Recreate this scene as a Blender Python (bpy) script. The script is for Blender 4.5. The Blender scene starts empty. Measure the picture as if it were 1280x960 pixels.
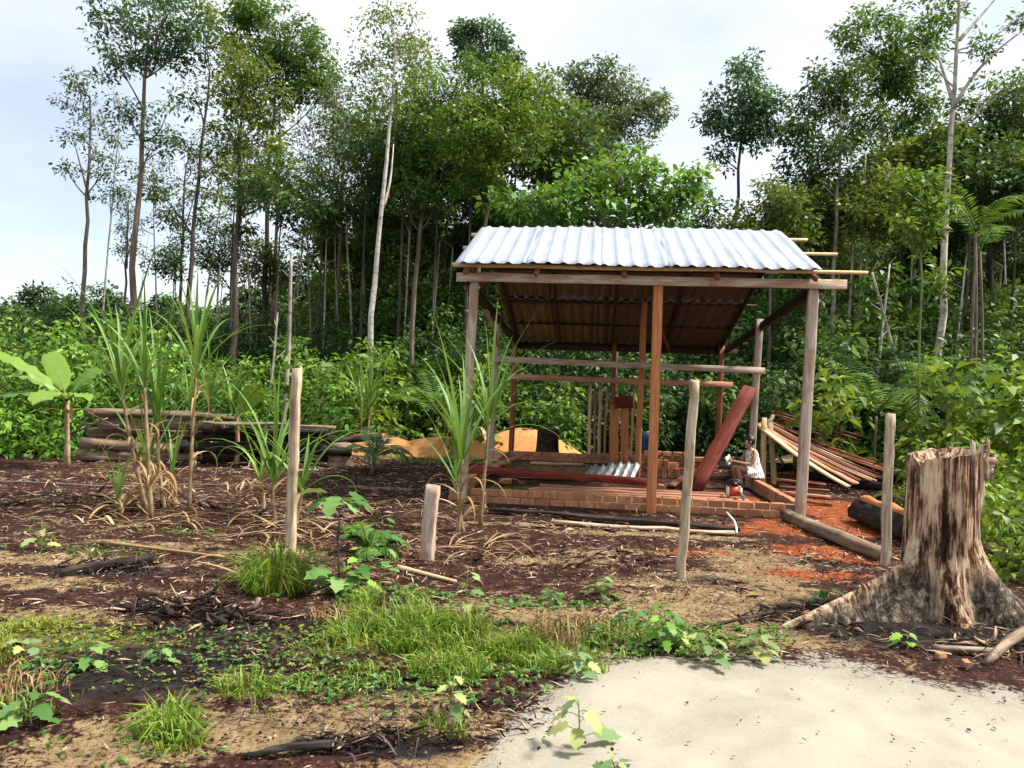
import bpy, math, random
import numpy as np
from mathutils import Vector, Matrix

# ------------------------------------------------------------------ camera, sky, sun, exposure
scene = bpy.context.scene
COL = scene.collection
FPX = 961.0                      # focal length in photo pixels (1280 wide)
CAM_H = 1.6
PITCH, ROLL = math.radians(0.3), math.radians(2.0)

_f = Vector((0, math.cos(PITCH), math.sin(PITCH)))
_r0 = Vector((1, 0, 0)); _u0 = _r0.cross(_f)
_u = _u0 * math.cos(ROLL) - _r0 * math.sin(ROLL)
_r = _r0 * math.cos(ROLL) + _u0 * math.sin(ROLL)
EYE = Vector((0, 0, CAM_H))
cam_d = bpy.data.cameras.new('camera'); cam = bpy.data.objects.new('camera', cam_d); COL.objects.link(cam)
cam_d.sensor_width = 36; cam_d.lens = 36 * FPX / 1280; cam_d.clip_start = .05; cam_d.clip_end = 3000
_m = Matrix((_r, _u, -_f)).transposed().to_4x4(); _m.translation = EYE
cam.matrix_world = _m
scene.camera = cam

SUN_EL, SUN_AZ = math.radians(54), math.radians(94)      # azimuth clockwise from +Y (right, a little behind)
world = bpy.data.worlds.new('World'); scene.world = world; world.use_nodes = True
wn = world.node_tree.nodes; wl = world.node_tree.links
bg = wn['Background']; bg.inputs['Strength'].default_value = 0.085
sky = wn.new('ShaderNodeTexSky'); sky.sky_type = 'NISHITA'; sky.sun_disc = False
sky.sun_elevation = SUN_EL; sky.sun_rotation = SUN_AZ; sky.dust_density = .6; sky.ozone_density = 2.0
tc = wn.new('ShaderNodeTexCoord'); mp = wn.new('ShaderNodeMapping'); mp.inputs['Scale'].default_value = (1, 1, 2.4)
mp.inputs['Location'].default_value = (0.9, 3.3, 2.1)
nz = wn.new('ShaderNodeTexNoise'); nz.inputs['Scale'].default_value = 1.7; nz.inputs['Detail'].default_value = 7; nz.inputs['Roughness'].default_value = .52
cr = wn.new('ShaderNodeValToRGB'); cr.color_ramp.elements[0].position = .34; cr.color_ramp.elements[0].color = (.42, .42, .42, 1)
cr.color_ramp.elements[1].position = .62; cr.color_ramp.elements[1].color = (1, 1, 1, 1)
mx = wn.new('ShaderNodeMix'); mx.data_type = 'RGBA'
mx.inputs[7].default_value = (6.5, 6.85, 7.2, 1)
wl.new(tc.outputs['Generated'], mp.inputs['Vector']); wl.new(mp.outputs['Vector'], nz.inputs['Vector'])
wl.new(nz.outputs['Fac'], cr.inputs['Fac']); wl.new(cr.outputs['Color'], mx.inputs[0])
wl.new(sky.outputs['Color'], mx.inputs[6]); wl.new(mx.outputs[2], bg.inputs['Color'])

sun_d = bpy.data.lights.new('sun', 'SUN'); sun = bpy.data.objects.new('sun', sun_d); COL.objects.link(sun)
sun_d.energy = 4.4; sun_d.angle = math.radians(9); sun_d.color = (1, .95, .86)
_sd = Vector((math.sin(SUN_AZ) * math.cos(SUN_EL), math.cos(SUN_AZ) * math.cos(SUN_EL), math.sin(SUN_EL)))
sun.rotation_euler = _sd.to_track_quat('Z', 'Y').to_euler(); sun.location = _sd * 50
vs = scene.view_settings
vs.view_transform = 'Standard'; vs.look = 'None'; vs.exposure = 1.08; vs.gamma = 1.0; vs.use_curve_mapping = False

# ------------------------------------------------------------------ measuring helpers (photo measurement + depth -> metres)
def at(px, py, d):
    v = _f + _r * ((px - 640) / FPX) + _u * ((480 - py) / FPX)
    return EYE + v * (d / v.y)
def on_ground(px, py, z=0.0):
    v = _f + _r * ((px - 640) / FPX) + _u * ((480 - py) / FPX)
    return EYE + v * ((z - CAM_H) / v.z)

rng = np.random.default_rng(7)
random.seed(7)

# ------------------------------------------------------------------ noise
def _hash(i, j, k):
    h = (i * 374761393 + j * 668265263 + k * 2147483647 + 1013904223) & 0xffffffff
    h = ((h ^ (h >> 13)) * 1274126177) & 0xffffffff
    return ((h ^ (h >> 16)) & 0xffff) / 65535.0
def vnoise(x, y, z=0.0):
    x, y, z = np.broadcast_arrays(np.asarray(x, float), np.asarray(y, float), np.asarray(z, float))
    xi, yi, zi = np.floor(x).astype(np.int64), np.floor(y).astype(np.int64), np.floor(z).astype(np.int64)
    fx, fy, fz = x - xi, y - yi, z - zi
    fx, fy, fz = [t * t * (3 - 2 * t) for t in (fx, fy, fz)]
    o = 0
    for a in (0, 1):
        for b in (0, 1):
            for c in (0, 1):
                o = o + _hash(xi + a, yi + b, zi + c) * (fx if a else 1 - fx) * (fy if b else 1 - fy) * (fz if c else 1 - fz)
    return o
def fbm(x, y, z=0.0, oct=4):
    s, a, t = 0, 1.0, 0
    for i in range(oct):
        s = s + a * vnoise(np.asarray(x) * 2 ** i + 17 * i, np.asarray(y) * 2 ** i - 31 * i, np.asarray(z) * 2 ** i); t += a; a *= .5
    return s / t

def sand_edge(x):
    return np.interp(x, [-1.2, -.6, -.15, .2, .5, .9, 1.6, 2.2, 2.9, 3.6, 5], [0.2, 1.6, 3.1, 3.95, 4.45, 4.75, 4.78, 4.62, 4.25, 3.9, 3.2])
FEET = [(.7 + .33 * i + .1 * (i % 2), 3.5 + .1 * i - .14 * (i % 2), .35) for i in range(7)] + [(2.6 - .3 * i, 3.2 + .22 * i + .12 * (i % 2), 2.3) for i in range(6)] + [(.35, 3.45, 1.2), (1.2, 4.35, .2), (1.9, 4.2, -.3), (.9, 3.2, .9)]
def gz_arr(x, y):
    x = np.asarray(x, float); y = np.asarray(y, float)
    near = np.clip((22 - y) / 8, 0, 1)
    z = .09 * (fbm(x * .6, y * .6, 3.3, 3) - .5)
    rough = .055 * (fbm(x * 3.1, y * 3.1, 1.7, 4) - .5)
    s = np.clip((sand_edge(x) - y) / .35, 0, 1)
    rough = rough * (1 - .6 * s) + s * .05 * (vnoise(x * 2.3, y * 3.1, 6.1) - .5)
    for fx, fy, fa in FEET:
        u_ = (x - fx) * math.cos(fa) + (y - fy) * math.sin(fa); v_ = -(x - fx) * math.sin(fa) + (y - fy) * math.cos(fa)
        q_ = (u_ / .15) ** 2 + (v_ / .07) ** 2
        rough = rough - .016 * np.exp(-q_) + .007 * np.exp(-(np.sqrt(q_) - 1.5) ** 2 * 4)
    fl = np.clip(1 - np.maximum(np.abs(x - 2.0) / 3.4, np.abs(y - 13.6) / 4.4), 0, 1) * 3
    z = (z * (1 - .6 * np.clip(fl, 0, 1)) + rough * (1 - .5 * np.clip(fl, 0, 1))) * near + .02 * s
    return z
def gz(x, y): return float(gz_arr(x, y))
def gnd(px, py, dz=0.0):
    p = on_ground(px, py); p.z = gz(p.x, p.y) + dz
    return p

# ------------------------------------------------------------------ mesh builder
class Geo:
    def __init__(s): s.v = []; s.f = []; s.t = []; s.n = 0
    def add(s, v, f, t=.5):
        v = np.asarray(v, float).reshape(-1, 3)
        fl = f if isinstance(f, list) and f and isinstance(f[0], np.ndarray) and f[0].ndim == 2 else [np.asarray(f)]
        for a in fl:
            s.f.append(a + s.n); s.t.append(np.broadcast_to(np.asarray(t, float), (len(a),)).copy())
        s.v.append(v); s.n += len(v)
        return s
    def mesh(s, name, mat, off=None, smooth=False):
        V = np.concatenate(s.v)
        if off is not None: V = V - np.asarray(off)
        tot = np.concatenate([np.full(len(a), a.shape[1]) for a in s.f])
        L = np.concatenate([a.ravel() for a in s.f])
        me = bpy.data.meshes.new(name)
        me.vertices.add(len(V)); me.vertices.foreach_set('co', V.ravel())
        me.loops.add(len(L)); me.loops.foreach_set('vertex_index', L.astype(np.int32))
        me.polygons.add(len(tot))
        me.polygons.foreach_set('loop_start', np.concatenate([[0], np.cumsum(tot)[:-1]]).astype(np.int32))
        me.update(calc_edges=True); me.validate()
        T = np.concatenate(s.t)
        if len(T) == len(me.polygons):
            at_ = me.attributes.new('tint', 'FLOAT', 'FACE'); at_.data.foreach_set('value', T.astype(np.float32))
        if smooth: me.polygons.foreach_set('use_smooth', np.ones(len(me.polygons), bool))
        if mat: me.materials.append(mat)
        return me
    def build(s, name, mat, parent=None, smooth=False):
        """geometry in world metres; the object's origin goes to its parent's (or its own) base"""
        off = WM[parent.name].translation if parent is not None else None
        me = s.mesh(name, mat, off, smooth)
        o = bpy.data.objects.new(name, me); COL.objects.link(o)
        WM[o.name] = Matrix.Translation(Vector(off)) if off is not None else Matrix.Identity(4)
        if parent is not None:
            o.parent = parent; o.matrix_basis = WM[parent.name].inverted() @ WM[o.name]
        return o
WM = {}
def tag(o, label, cat=None, group=None, kind=None):
    if label: o['label'] = label
    if cat: o['category'] = cat
    if group: o['group'] = group
    if kind: o['kind'] = kind
    return o
def thing(name, loc, label, cat, group=None):
    o = bpy.data.objects.new(name, None); COL.objects.link(o); o.location = Vector(loc); o.empty_display_size = .1
    WM[o.name] = Matrix.Translation(Vector(loc))
    return tag(o, label, cat, group)
def put(name, me, world, parent=None):
    o = bpy.data.objects.new(name, me); COL.objects.link(o)
    WM[o.name] = world
    if parent is not None:
        o.parent = parent; o.matrix_basis = WM[parent.name].inverted() @ world
    else: o.matrix_basis = world
    return o
def nrm(a):
    a = np.asarray(a, float); return a / np.maximum(np.linalg.norm(a, axis=-1, keepdims=True), 1e-9)

def tube(path, rad, sides=8, jit=0.0, cap=True, seed=0):
    P = np.array([tuple(p) for p in path], float); n = len(P)
    R = np.broadcast_to(np.asarray(rad, float), (n,))
    T = nrm(np.gradient(P, axis=0))
    ref = np.array([0, 0, 1.]) if abs(T[0][2]) < .9 else np.array([1., 0, 0])
    s = nrm(np.cross(T[0], ref)); V = []
    g = np.random.default_rng(seed)
    ph = g.random() * 6.28
    lob = g.normal(0, 1, sides)
    for i in range(n):
        s = nrm(s - T[i] * np.dot(s, T[i])); b = np.cross(T[i], s)
        a = np.arange(sides) / sides * 2 * np.pi + ph
        rr = R[i] * (1 + jit * (lob * .6 + g.normal(0, .6, sides)))
        V.append(P[i] + (np.cos(a) * rr)[:, None] * s + (np.sin(a) * rr)[:, None] * b)
    V = np.concatenate(V)
    q = []
    for i in range(n - 1):
        k = np.arange(sides); k2 = (k + 1) % sides
        q.append(np.stack([i * sides + k, i * sides + k2, (i + 1) * sides + k2, (i + 1) * sides + k], 1))
    F = [np.concatenate(q)]
    if cap: F.append(np.stack([np.arange(sides)[::-1], np.arange(sides) + (n - 1) * sides]))
    return V, F
def bez(a, b, c, n):
    t = np.linspace(0, 1, n)[:, None]; a, b, c = [np.array(tuple(k), float) for k in (a, b, c)]
    return (1 - t) ** 2 * a + 2 * t * (1 - t) * b + t ** 2 * c
def resample(pts, n):
    P = np.array([tuple(p) for p in pts], float)
    s = np.concatenate([[0], np.cumsum(np.linalg.norm(np.diff(P, axis=0), axis=1))])
    t = np.linspace(0, s[-1], n)
    Q = np.stack([np.interp(t, s, P[:, i]) for i in range(3)], 1)
    for _ in range(2):
        Q[1:-1] = .25 * Q[:-2] + .5 * Q[1:-1] + .25 * Q[2:]
    return Q
def leaves(c, axis, up, L, W, fold=.18, droop=.12):
    axis = nrm(axis); side = nrm(np.cross(up, axis)); n2 = np.cross(axis, side)
    L = np.asarray(L)[:, None]; W = np.asarray(W)[:, None]
    t = c + axis * L - n2 * L * droop
    l = c + axis * L * .42 + side * W * .5 + n2 * W * fold
    r = c + axis * L * .42 - side * W * .5 + n2 * W * fold
    V = np.stack([c, r, t, l], 1).reshape(-1, 3)
    return V, np.arange(len(V)).reshape(-1, 4)

def lenmesh(name, L, w, t, mat, segs=6, rough=.004, seed=0, sag=0.0, taper=1.0, chip=0.0):
    """rough sawn board: local X along its length from 0 to L, Y width, Z thickness, chamfered edges"""
    g = np.random.default_rng(seed); V = []
    c = min(w, t) * .14
    for i in range(segs + 1):
        x = L * i / segs; k = 1 + (taper - 1) * i / segs
        hw, ht = w / 2 * k, t / 2 * k
        ring = np.array([(hw - c, -ht), (hw, -ht + c), (hw, ht - c), (hw - c, ht), (-hw + c, ht), (-hw, ht - c), (-hw, -ht + c), (-hw + c, -ht)])
        ring = ring + g.normal(0, rough, ring.shape) * .5 + g.normal(0, rough, 2)
        dx = g.normal(0, chip, 8) if i in (0, segs) else np.zeros(8)
        V.append(np.column_stack([np.full(8, x) + dx, ring[:, 0], ring[:, 1] - sag * 4 * (i / segs) * (1 - i / segs)]))
    V = np.concatenate(V); q = []
    for i in range(segs):
        k = np.arange(8); k2 = (k + 1) % 8
        q.append(np.stack([i * 8 + k, i * 8 + k2, (i + 1) * 8 + k2, (i + 1) * 8 + k], 1))
    return Geo().add(V, [np.concatenate(q), np.stack([np.arange(8)[::-1], np.arange(8) + segs * 8])]).mesh(name, mat)
def frame_of(p0, p1, up=(0, 0, 1)):
    p0, p1 = Vector(p0), Vector(p1); x = (p1 - p0).normalized()
    u = Vector(up)
    if abs(x.dot(u.normalized())) > .97: u = Vector((0, -1, 0))
    y = u.cross(x).normalized(); z = x.cross(y)
    m = Matrix((x, y, z)).transposed().to_4x4(); m.translation = p0
    return m
_bs = [0]
def board(name, p0, p1, w, t, mat, parent=None, up=(0, 0, 1), **kw):
    _bs[0] += 1
    L = (Vector(p1) - Vector(p0)).length
    me = lenmesh(name, L, w, t, mat, seed=_bs[0], **kw)
    return put(name, me, frame_of(p0, p1, up), parent)

# ------------------------------------------------------------------ materials
def newmat(name):
    m = bpy.data.materials.new(name); m.use_nodes = True
    return m, m.node_tree, m.node_tree.nodes['Principled BSDF']
def N(nt, t, **kw):
    n = nt.nodes.new(t)
    for k, v in kw.items(): setattr(n, k, v)
    return n
def ramp(nt, fac, stops):
    r = N(nt, 'ShaderNodeValToRGB'); e = r.color_ramp.elements
    while len(e) < len(stops): e.new(.5)
    for el, (p, c) in zip(e, stops): el.position = p; el.color = (*c, 1)
    nt.links.new(fac, r.inputs['Fac']); return r.outputs['Color']
def noise(nt, vec, scale, detail=5, rough=.6, dist=0):
    n = N(nt, 'ShaderNodeTexNoise'); n.inputs['Scale'].default_value = scale; n.inputs['Detail'].default_value = detail
    n.inputs['Roughness'].default_value = rough; n.inputs['Distortion'].default_value = dist
    if vec: nt.links.new(vec, n.inputs['Vector'])
    return n.outputs['Fac']
def coords(nt, kind='Object', scale=(1, 1, 1), rand=False):
    t = N(nt, 'ShaderNodeTexCoord'); m = N(nt, 'ShaderNodeMapping'); m.inputs['Scale'].default_value = scale
    nt.links.new(t.outputs[kind], m.inputs['Vector'])
    if rand:
        oi = N(nt, 'ShaderNodeObjectInfo'); mu = N(nt, 'ShaderNodeMath', operation='MULTIPLY'); mu.inputs[1].default_value = 40
        nt.links.new(oi.outputs['Random'], mu.inputs[0]); nt.links.new(mu.outputs[0], m.inputs['Location'])
    return m.outputs['Vector']
def math_(nt, op, a, b=None, clamp=False):
    m = N(nt, 'ShaderNodeMath', operation=op); m.use_clamp = clamp
    for i, v in enumerate((a, b)):
        if v is None: continue
        if isinstance(v, (int, float)): m.inputs[i].default_value = v
        else: nt.links.new(v, m.inputs[i])
    return m.outputs[0]
def mixc(nt, fac, a, b, mode='MIX'):
    m = N(nt, 'ShaderNodeMix', data_type='RGBA', blend_type=mode)
    for i, v in ((0, fac), (6, a), (7, b)):
        if isinstance(v, (int, float)): m.inputs[i].default_value = v
        elif isinstance(v, tuple): m.inputs[i].default_value = (*v, 1)
        else: nt.links.new(v, m.inputs[i])
    return m.outputs[2]
def bump(nt, b, h, s=.4, d=.02):
    n = N(nt, 'ShaderNodeBump'); n.inputs['Strength'].default_value = s; n.inputs['Distance'].default_value = d
    nt.links.new(h, n.inputs['Height']); nt.links.new(n.outputs['Normal'], b.inputs['Normal'])
def wood(name, dark, mid, light, along=3.0, across=45.0, rough=.75, var=.35, dirt=None, axis=0):
    m, nt, b = newmat(name)
    sc = [across] * 3; sc[axis] = along
    v = coords(nt, 'Object', tuple(sc), True)
    n1 = noise(nt, v, 1.0, 6, .65, .4)
    col = ramp(nt, n1, [(.28, dark), (.5, mid), (.72, light)])
    v2 = coords(nt, 'Object', (2.2, 6, 6), True)
    n2 = noise(nt, v2, 1.2, 4, .6)
    if dirt: col = mixc(nt, ramp(nt, n2, [(.48, (0, 0, 0)), (.66, (.8, .8, .8))]), col, dirt)
    oi = N(nt, 'ShaderNodeObjectInfo')
    k = math_(nt, 'ADD', math_(nt, 'MULTIPLY', oi.outputs['Random'], var), 1 - var * .6)
    col = mixc(nt, 1.0, col, k, 'MULTIPLY')
    nt.links.new(col, b.inputs['Base Color']); b.inputs['Roughness'].default_value = rough; b.inputs['Specular IOR Level'].default_value = .25
    bump(nt, b, n1, .5, .01)
    return m
def leafmat(name, stops, trans=.3, rough=.5, spec=.35):
    m, nt, b = newmat(name)
    a = N(nt, 'ShaderNodeAttribute', attribute_name='tint')
    oi = N(nt, 'ShaderNodeObjectInfo')
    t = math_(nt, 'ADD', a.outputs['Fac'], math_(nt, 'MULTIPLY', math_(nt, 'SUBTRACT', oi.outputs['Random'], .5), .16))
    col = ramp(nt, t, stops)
    b.inputs['Roughness'].default_value = rough; b.inputs['Specular IOR Level'].default_value = spec
    tr = N(nt, 'ShaderNodeBsdfTranslucent'); ms = N(nt, 'ShaderNodeMixShader'); ms.inputs[0].default_value = trans
    nt.links.new(col, b.inputs['Base Color'])
    nt.links.new(mixc(nt, .5, col, (.22, .30, .02), 'MIX'), tr.inputs['Color'])
    nt.links.new(b.outputs[0], ms.inputs[1]); nt.links.new(tr.outputs[0], ms.inputs[2])
    nt.links.new(ms.outputs[0], nt.nodes['Material Output'].inputs['Surface'])
    return m
def plain(name, c, rough=.6, metal=0.0, c2=None, scale=20):
    m, nt, b = newmat(name)
    v = coords(nt, 'Object'); n = noise(nt, v, scale, 5)
    c2 = c2 or tuple(x * .7 for x in c)
    nt.links.new(ramp(nt, n, [(.3, c2), (.7, c)]), b.inputs['Base Color'])
    b.inputs['Roughness'].default_value = rough; b.inputs['Metallic'].default_value = metal
    return m

MT = {}
MT['post_grey'] = wood('weathered_grey_post', (.22, .155, .115), (.44, .345, .27), (.62, .52, .43), dirt=(.28, .15, .085))
MT['post_new'] = wood('fresh_orange_post', (.28, .09, .035), (.45, .17, .065), (.56, .26, .11), var=.2)
MT['post_fence'] = wood('split_fence_post', (.17, .11, .07), (.42, .32, .21), (.62, .52, .38), across=32, dirt=(.12, .08, .05))
MT['wood_red'] = wood('red_hardwood_board', (.045, .008, .005), (.17, .026, .014), (.27, .06, .03), var=.4, dirt=(.09, .02, .012))
MT['wood_redbrown'] = wood('red_brown_beam', (.08, .025, .014), (.20, .065, .035), (.32, .12, .07), var=.5)
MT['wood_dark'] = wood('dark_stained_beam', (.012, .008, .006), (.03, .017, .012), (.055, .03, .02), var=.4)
MT['wood_pale'] = wood('pale_sawn_board', (.36, .20, .09), (.58, .40, .22), (.70, .54, .34), var=.35)
MT['wood_pink'] = wood('pinkish_sawn_board', (.24, .09, .05), (.42, .19, .11), (.55, .30, .19), var=.5)
MT['wood_burnt_shade'] = wood('charred_and_shadow_wood', (.006, .005, .005), (.02, .015, .012), (.09, .07, .055), along=4, across=18, rough=.9)  # charred wood; also paints shadow on pile logs and the front plank
MT['wood_log'] = wood('grey_brown_log', (.05, .03, .02), (.20, .135, .09), (.42, .33, .24), along=1.6, across=16, dirt=(.03, .02, .015))
MT['bark_pale'] = wood('pale_bark', (.16, .13, .10), (.38, .33, .27), (.55, .50, .43), along=1.2, across=5, axis=2, dirt=(.12, .10, .07))
MT['bark_white'] = wood('whitish_bark', (.30, .25, .21), (.55, .49, .43), (.70, .65, .60), along=1.2, across=5, axis=2, dirt=(.22, .17, .13))
MT['bark_brown'] = wood('brown_bark', (.05, .035, .025), (.15, .105, .08), (.27, .21, .17), along=1.2, across=6, axis=2)
MT['bark_dark'] = wood('dark_bark', (.025, .018, .014), (.07, .052, .042), (.14, .11, .09), along=1.2, across=6, axis=2)
G3 = lambda a, b, c: [(.08, a), (.5, b), (.92, c)]
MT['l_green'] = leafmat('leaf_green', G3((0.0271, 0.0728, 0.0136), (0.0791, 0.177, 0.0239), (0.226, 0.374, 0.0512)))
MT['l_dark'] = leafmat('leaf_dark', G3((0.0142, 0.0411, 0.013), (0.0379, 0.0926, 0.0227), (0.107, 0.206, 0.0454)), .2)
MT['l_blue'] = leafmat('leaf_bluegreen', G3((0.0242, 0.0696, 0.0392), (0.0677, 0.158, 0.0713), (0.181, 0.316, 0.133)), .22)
MT['l_olive'] = leafmat('leaf_olive', G3((0.0429, 0.0695, 0.009), (0.117, 0.161, 0.021), (0.273, 0.311, 0.045)))
MT['l_lime'] = leafmat('leaf_lime', G3((0.0405, 0.0878, 0.0081), (0.115, 0.203, 0.0189), (0.27, 0.365, 0.0405)), .35)
MT['l_light'] = leafmat('leaf_light', G3((0.0637, 0.111, 0.028), (0.164, 0.239, 0.056), (0.328, 0.393, 0.112)), .35)
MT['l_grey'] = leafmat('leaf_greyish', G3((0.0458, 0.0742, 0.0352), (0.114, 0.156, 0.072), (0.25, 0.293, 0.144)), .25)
MT['l_bright'] = leafmat('leaf_bright', G3((0.0324, 0.101, 0.0135), (0.091, 0.233, 0.027), (0.264, 0.451, 0.0607)), .35)
MT['l_cane'] = leafmat('cane_blade', G3((0.0523, 0.129, 0.0234), (0.135, 0.272, 0.0468), (0.299, 0.443, 0.117)), .35, .45)
MT['l_dry'] = leafmat('dry_blade', G3((.16, .085, .04), (.36, .22, .11), (.55, .40, .23)), .2, .8, .1)
MT['l_banana'] = leafmat('banana_blade', G3((.05, .14, .015), (.13, .27, .03), (.28, .42, .07)), .4, .4)
MT['l_weed'] = leafmat('weed_leaf', G3((.03, .10, .02), (.085, .20, .04), (.20, .32, .09)), .3, .55)
MT['l_weedpale'] = leafmat('pale_weed_leaf', G3((.10, .17, .06), (.20, .30, .12), (.40, .42, .14)), .3, .55)
MT['l_grass'] = leafmat('grass_blade', [(0, (.20, .13, .05)), (.06, (.17, .14, .04))] + G3((0.065, 0.127, 0.012), (0.143, 0.265, 0.022), (0.338, 0.414, 0.055)), .35)
MT['l_yellow'] = leafmat('yellow_grass', G3((.12, .15, .02), (.26, .30, .04), (.42, .44, .09)), .35)
MT['stem_dark'] = plain('dark_stem', (.07, .035, .03), .7, c2=(.03, .015, .015))
MT['stem_green'] = plain('green_stem', (.16, .24, .06), .6, c2=(.08, .12, .03))
MT['cane_stalk'] = wood('cane_stalk', (.10, .06, .03), (.28, .19, .10), (.45, .35, .20), along=9, across=12, axis=2)
MT['brick'] = plain('fired_brick', (.62, .25, .10), .85, c2=(.42, .13, .055), scale=9)
MT['mortar'] = plain('rough_mortar', (.33, .22, .14), .95, c2=(.16, .10, .06), scale=12)

def brickmat():
    m, nt, b = newmat('fired_clay_brick')
    oi = N(nt, 'ShaderNodeObjectInfo'); v = coords(nt, 'Object', rand=True)
    base = ramp(nt, oi.outputs['Random'], [(0, (.36, .11, .045)), (.35, (.52, .20, .08)), (.7, (.60, .28, .12)), (1, (.55, .17, .075))])
    n = noise(nt, v, 14, 6, .7)
    col = mixc(nt, ramp(nt, n, [(.35, (1, 1, 1)), (.62, (0, 0, 0))]), base, (.24, .12, .06))
    n2 = noise(nt, v, 60, 3)
    col = mixc(nt, ramp(nt, n2, [(.55, (0, 0, 0)), (.8, (.5, .5, .5))]), col, (.66, .42, .26))
    nt.links.new(col, b.inputs['Base Color']); b.inputs['Roughness'].default_value = .9
    bump(nt, b, n2, .5, .008); return m
MT['brick'] = brickmat()

def groundmat():
    m, nt, b = newmat('burnt_clearing_soil')
    g = N(nt, 'ShaderNodeNewGeometry').outputs['Position']
    def A(n): return N(nt, 'ShaderNodeAttribute', attribute_name=n).outputs['Fac']
    n1 = noise(nt, g, 1.3, 8, .68); n2 = noise(nt, g, 7, 7, .7); n3 = noise(nt, g, 34, 6, .72); n4 = noise(nt, g, 120, 3, .6)
    fine = math_(nt, 'ADD', math_(nt, 'MULTIPLY', n2, .5), math_(nt, 'MULTIPLY', n3, .5))
    mulch = ramp(nt, fine, [(.36, (.007, .004, .0035)), (.47, (.029, .012, .009)), (.57, (.072, .029, .020)), (.69, (.16, .08, .054))])
    def masked(col, att, c2, sharp=.10, bias=0.0):
        s = math_(nt, 'ADD', att, math_(nt, 'MULTIPLY', math_(nt, 'SUBTRACT', fine, .5), 2.3))
        s = math_(nt, 'ADD', s, math_(nt, 'MULTIPLY', math_(nt, 'SUBTRACT', n1, .5), .9))
        r = N(nt, 'ShaderNodeMapRange', interpolation_type='SMOOTHSTEP')
        r.inputs['From Min'].default_value = .5 - sharp + bias; r.inputs['From Max'].default_value = .5 + sharp + bias
        nt.links.new(s, r.inputs['Value'])
        return mixc(nt, r.outputs['Result'], col, c2)
    tan = ramp(nt, fine, [(.36, (.07, .038, .02)), (.48, (.22, .145, .072)), (.64, (.38, .275, .15))])
    red = ramp(nt, fine, [(.32, (.09, .022, .008)), (.5, (.26, .065, .02)), (.68, (.42, .14, .045))])
    char = ramp(nt, fine, [(.36, (.006, .005, .005)), (.54, (.022, .018, .016)), (.72, (.10, .085, .07))])
    moss = ramp(nt, fine, [(.36, (.05, .045, .012)), (.54, (.13, .125, .035)), (.72, (.27, .25, .09))])
    orange = ramp(nt, fine, [(.34, (.40, .20, .075)), (.66, (.66, .40, .17))])
    litter = ramp(nt, fine, [(.36, (.010, .012, .005)), (.6, (.035, .035, .014)), (.75, (.09, .075, .035))])
    sand = ramp(nt, math_(nt, 'ADD', math_(nt, 'MULTIPLY', n1, .6), math_(nt, 'MULTIPLY', n4, .4)), [(.36, (.205, .18, .135)), (.47, (.28, .255, .20)), (.58, (.315, .29, .235)), (.68, (.265, .23, .17))])
    grit = ramp(nt, n3, [(.31, (1, 1, 1)), (.37, (0, 0, 0))])
    sand = mixc(nt, math_(nt, 'MULTIPLY', grit, .55), sand, (.25, .18, .12))
    col = masked(mulch, A('tan'), tan)
    col = masked(col, A('red'), red, .14)
    col = masked(col, A('moss'), moss, .16)
    col = masked(col, A('char'), char, .12)
    col = masked(col, A('orange'), orange, .08)
    col = masked(col, A('litter'), litter, .15)
    col = masked(col, A('sand'), sand, .12)
    nt.links.new(col, b.inputs['Base Color']); b.inputs['Roughness'].default_value = .95; b.inputs['Specular IOR Level'].default_value = .12
    rs = math_(nt, 'SUBTRACT', 1.0, math_(nt, 'MULTIPLY', A('sand'), .75), True)
    h = math_(nt, 'MULTIPLY', math_(nt, 'ADD', math_(nt, 'MULTIPLY', n2, .6), math_(nt, 'ADD', math_(nt, 'MULTIPLY', n3, .5), math_(nt, 'MULTIPLY', n4, .15))), rs)
    bump(nt, b, h, .9, .05)
    return m

# ------------------------------------------------------------------ ground sheet
def axis(lo, hi, step, far_lo, far_hi):
    a = list(np.arange(lo, hi + 1e-6, step)); s = step
    while a[-1] < far_hi: s *= 1.22; a.append(a[-1] + s)
    s = step; b = []
    x = lo
    while x > far_lo: s *= 1.22; x -= s; b.append(x)
    return np.array(b[::-1] + a)
xs = axis(-8.5, 8.5, .05, -700, 700); ys = axis(2.2, 19, .05, -60, 1200)
X, Y = np.meshgrid(xs, ys); Z = gz_arr(X, Y)
idx = np.arange(X.size).reshape(X.shape)
F = np.stack([idx[:-1, :-1], idx[:-1, 1:], idx[1:, 1:], idx[1:, :-1]], -1).reshape(-1, 4)
gg = Geo().add(np.stack([X, Y, Z], -1).reshape(-1, 3), F)
ground = gg.build('ground', groundmat(), smooth=True); tag(ground, 'burnt brown clearing soil with sandy patches', None, None, 'structure')
def blobmask(L, base=0.0):
    m = np.full(X.shape, base)
    for px, py, rx, ry, w in L:
        p = on_ground(px, py)
        q = np.sqrt(((X - p.x) / rx) ** 2 + ((Y - p.y) / ry) ** 2)
        m = np.maximum(m, w * np.clip(1.25 - q, 0, 1))
    return m
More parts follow.
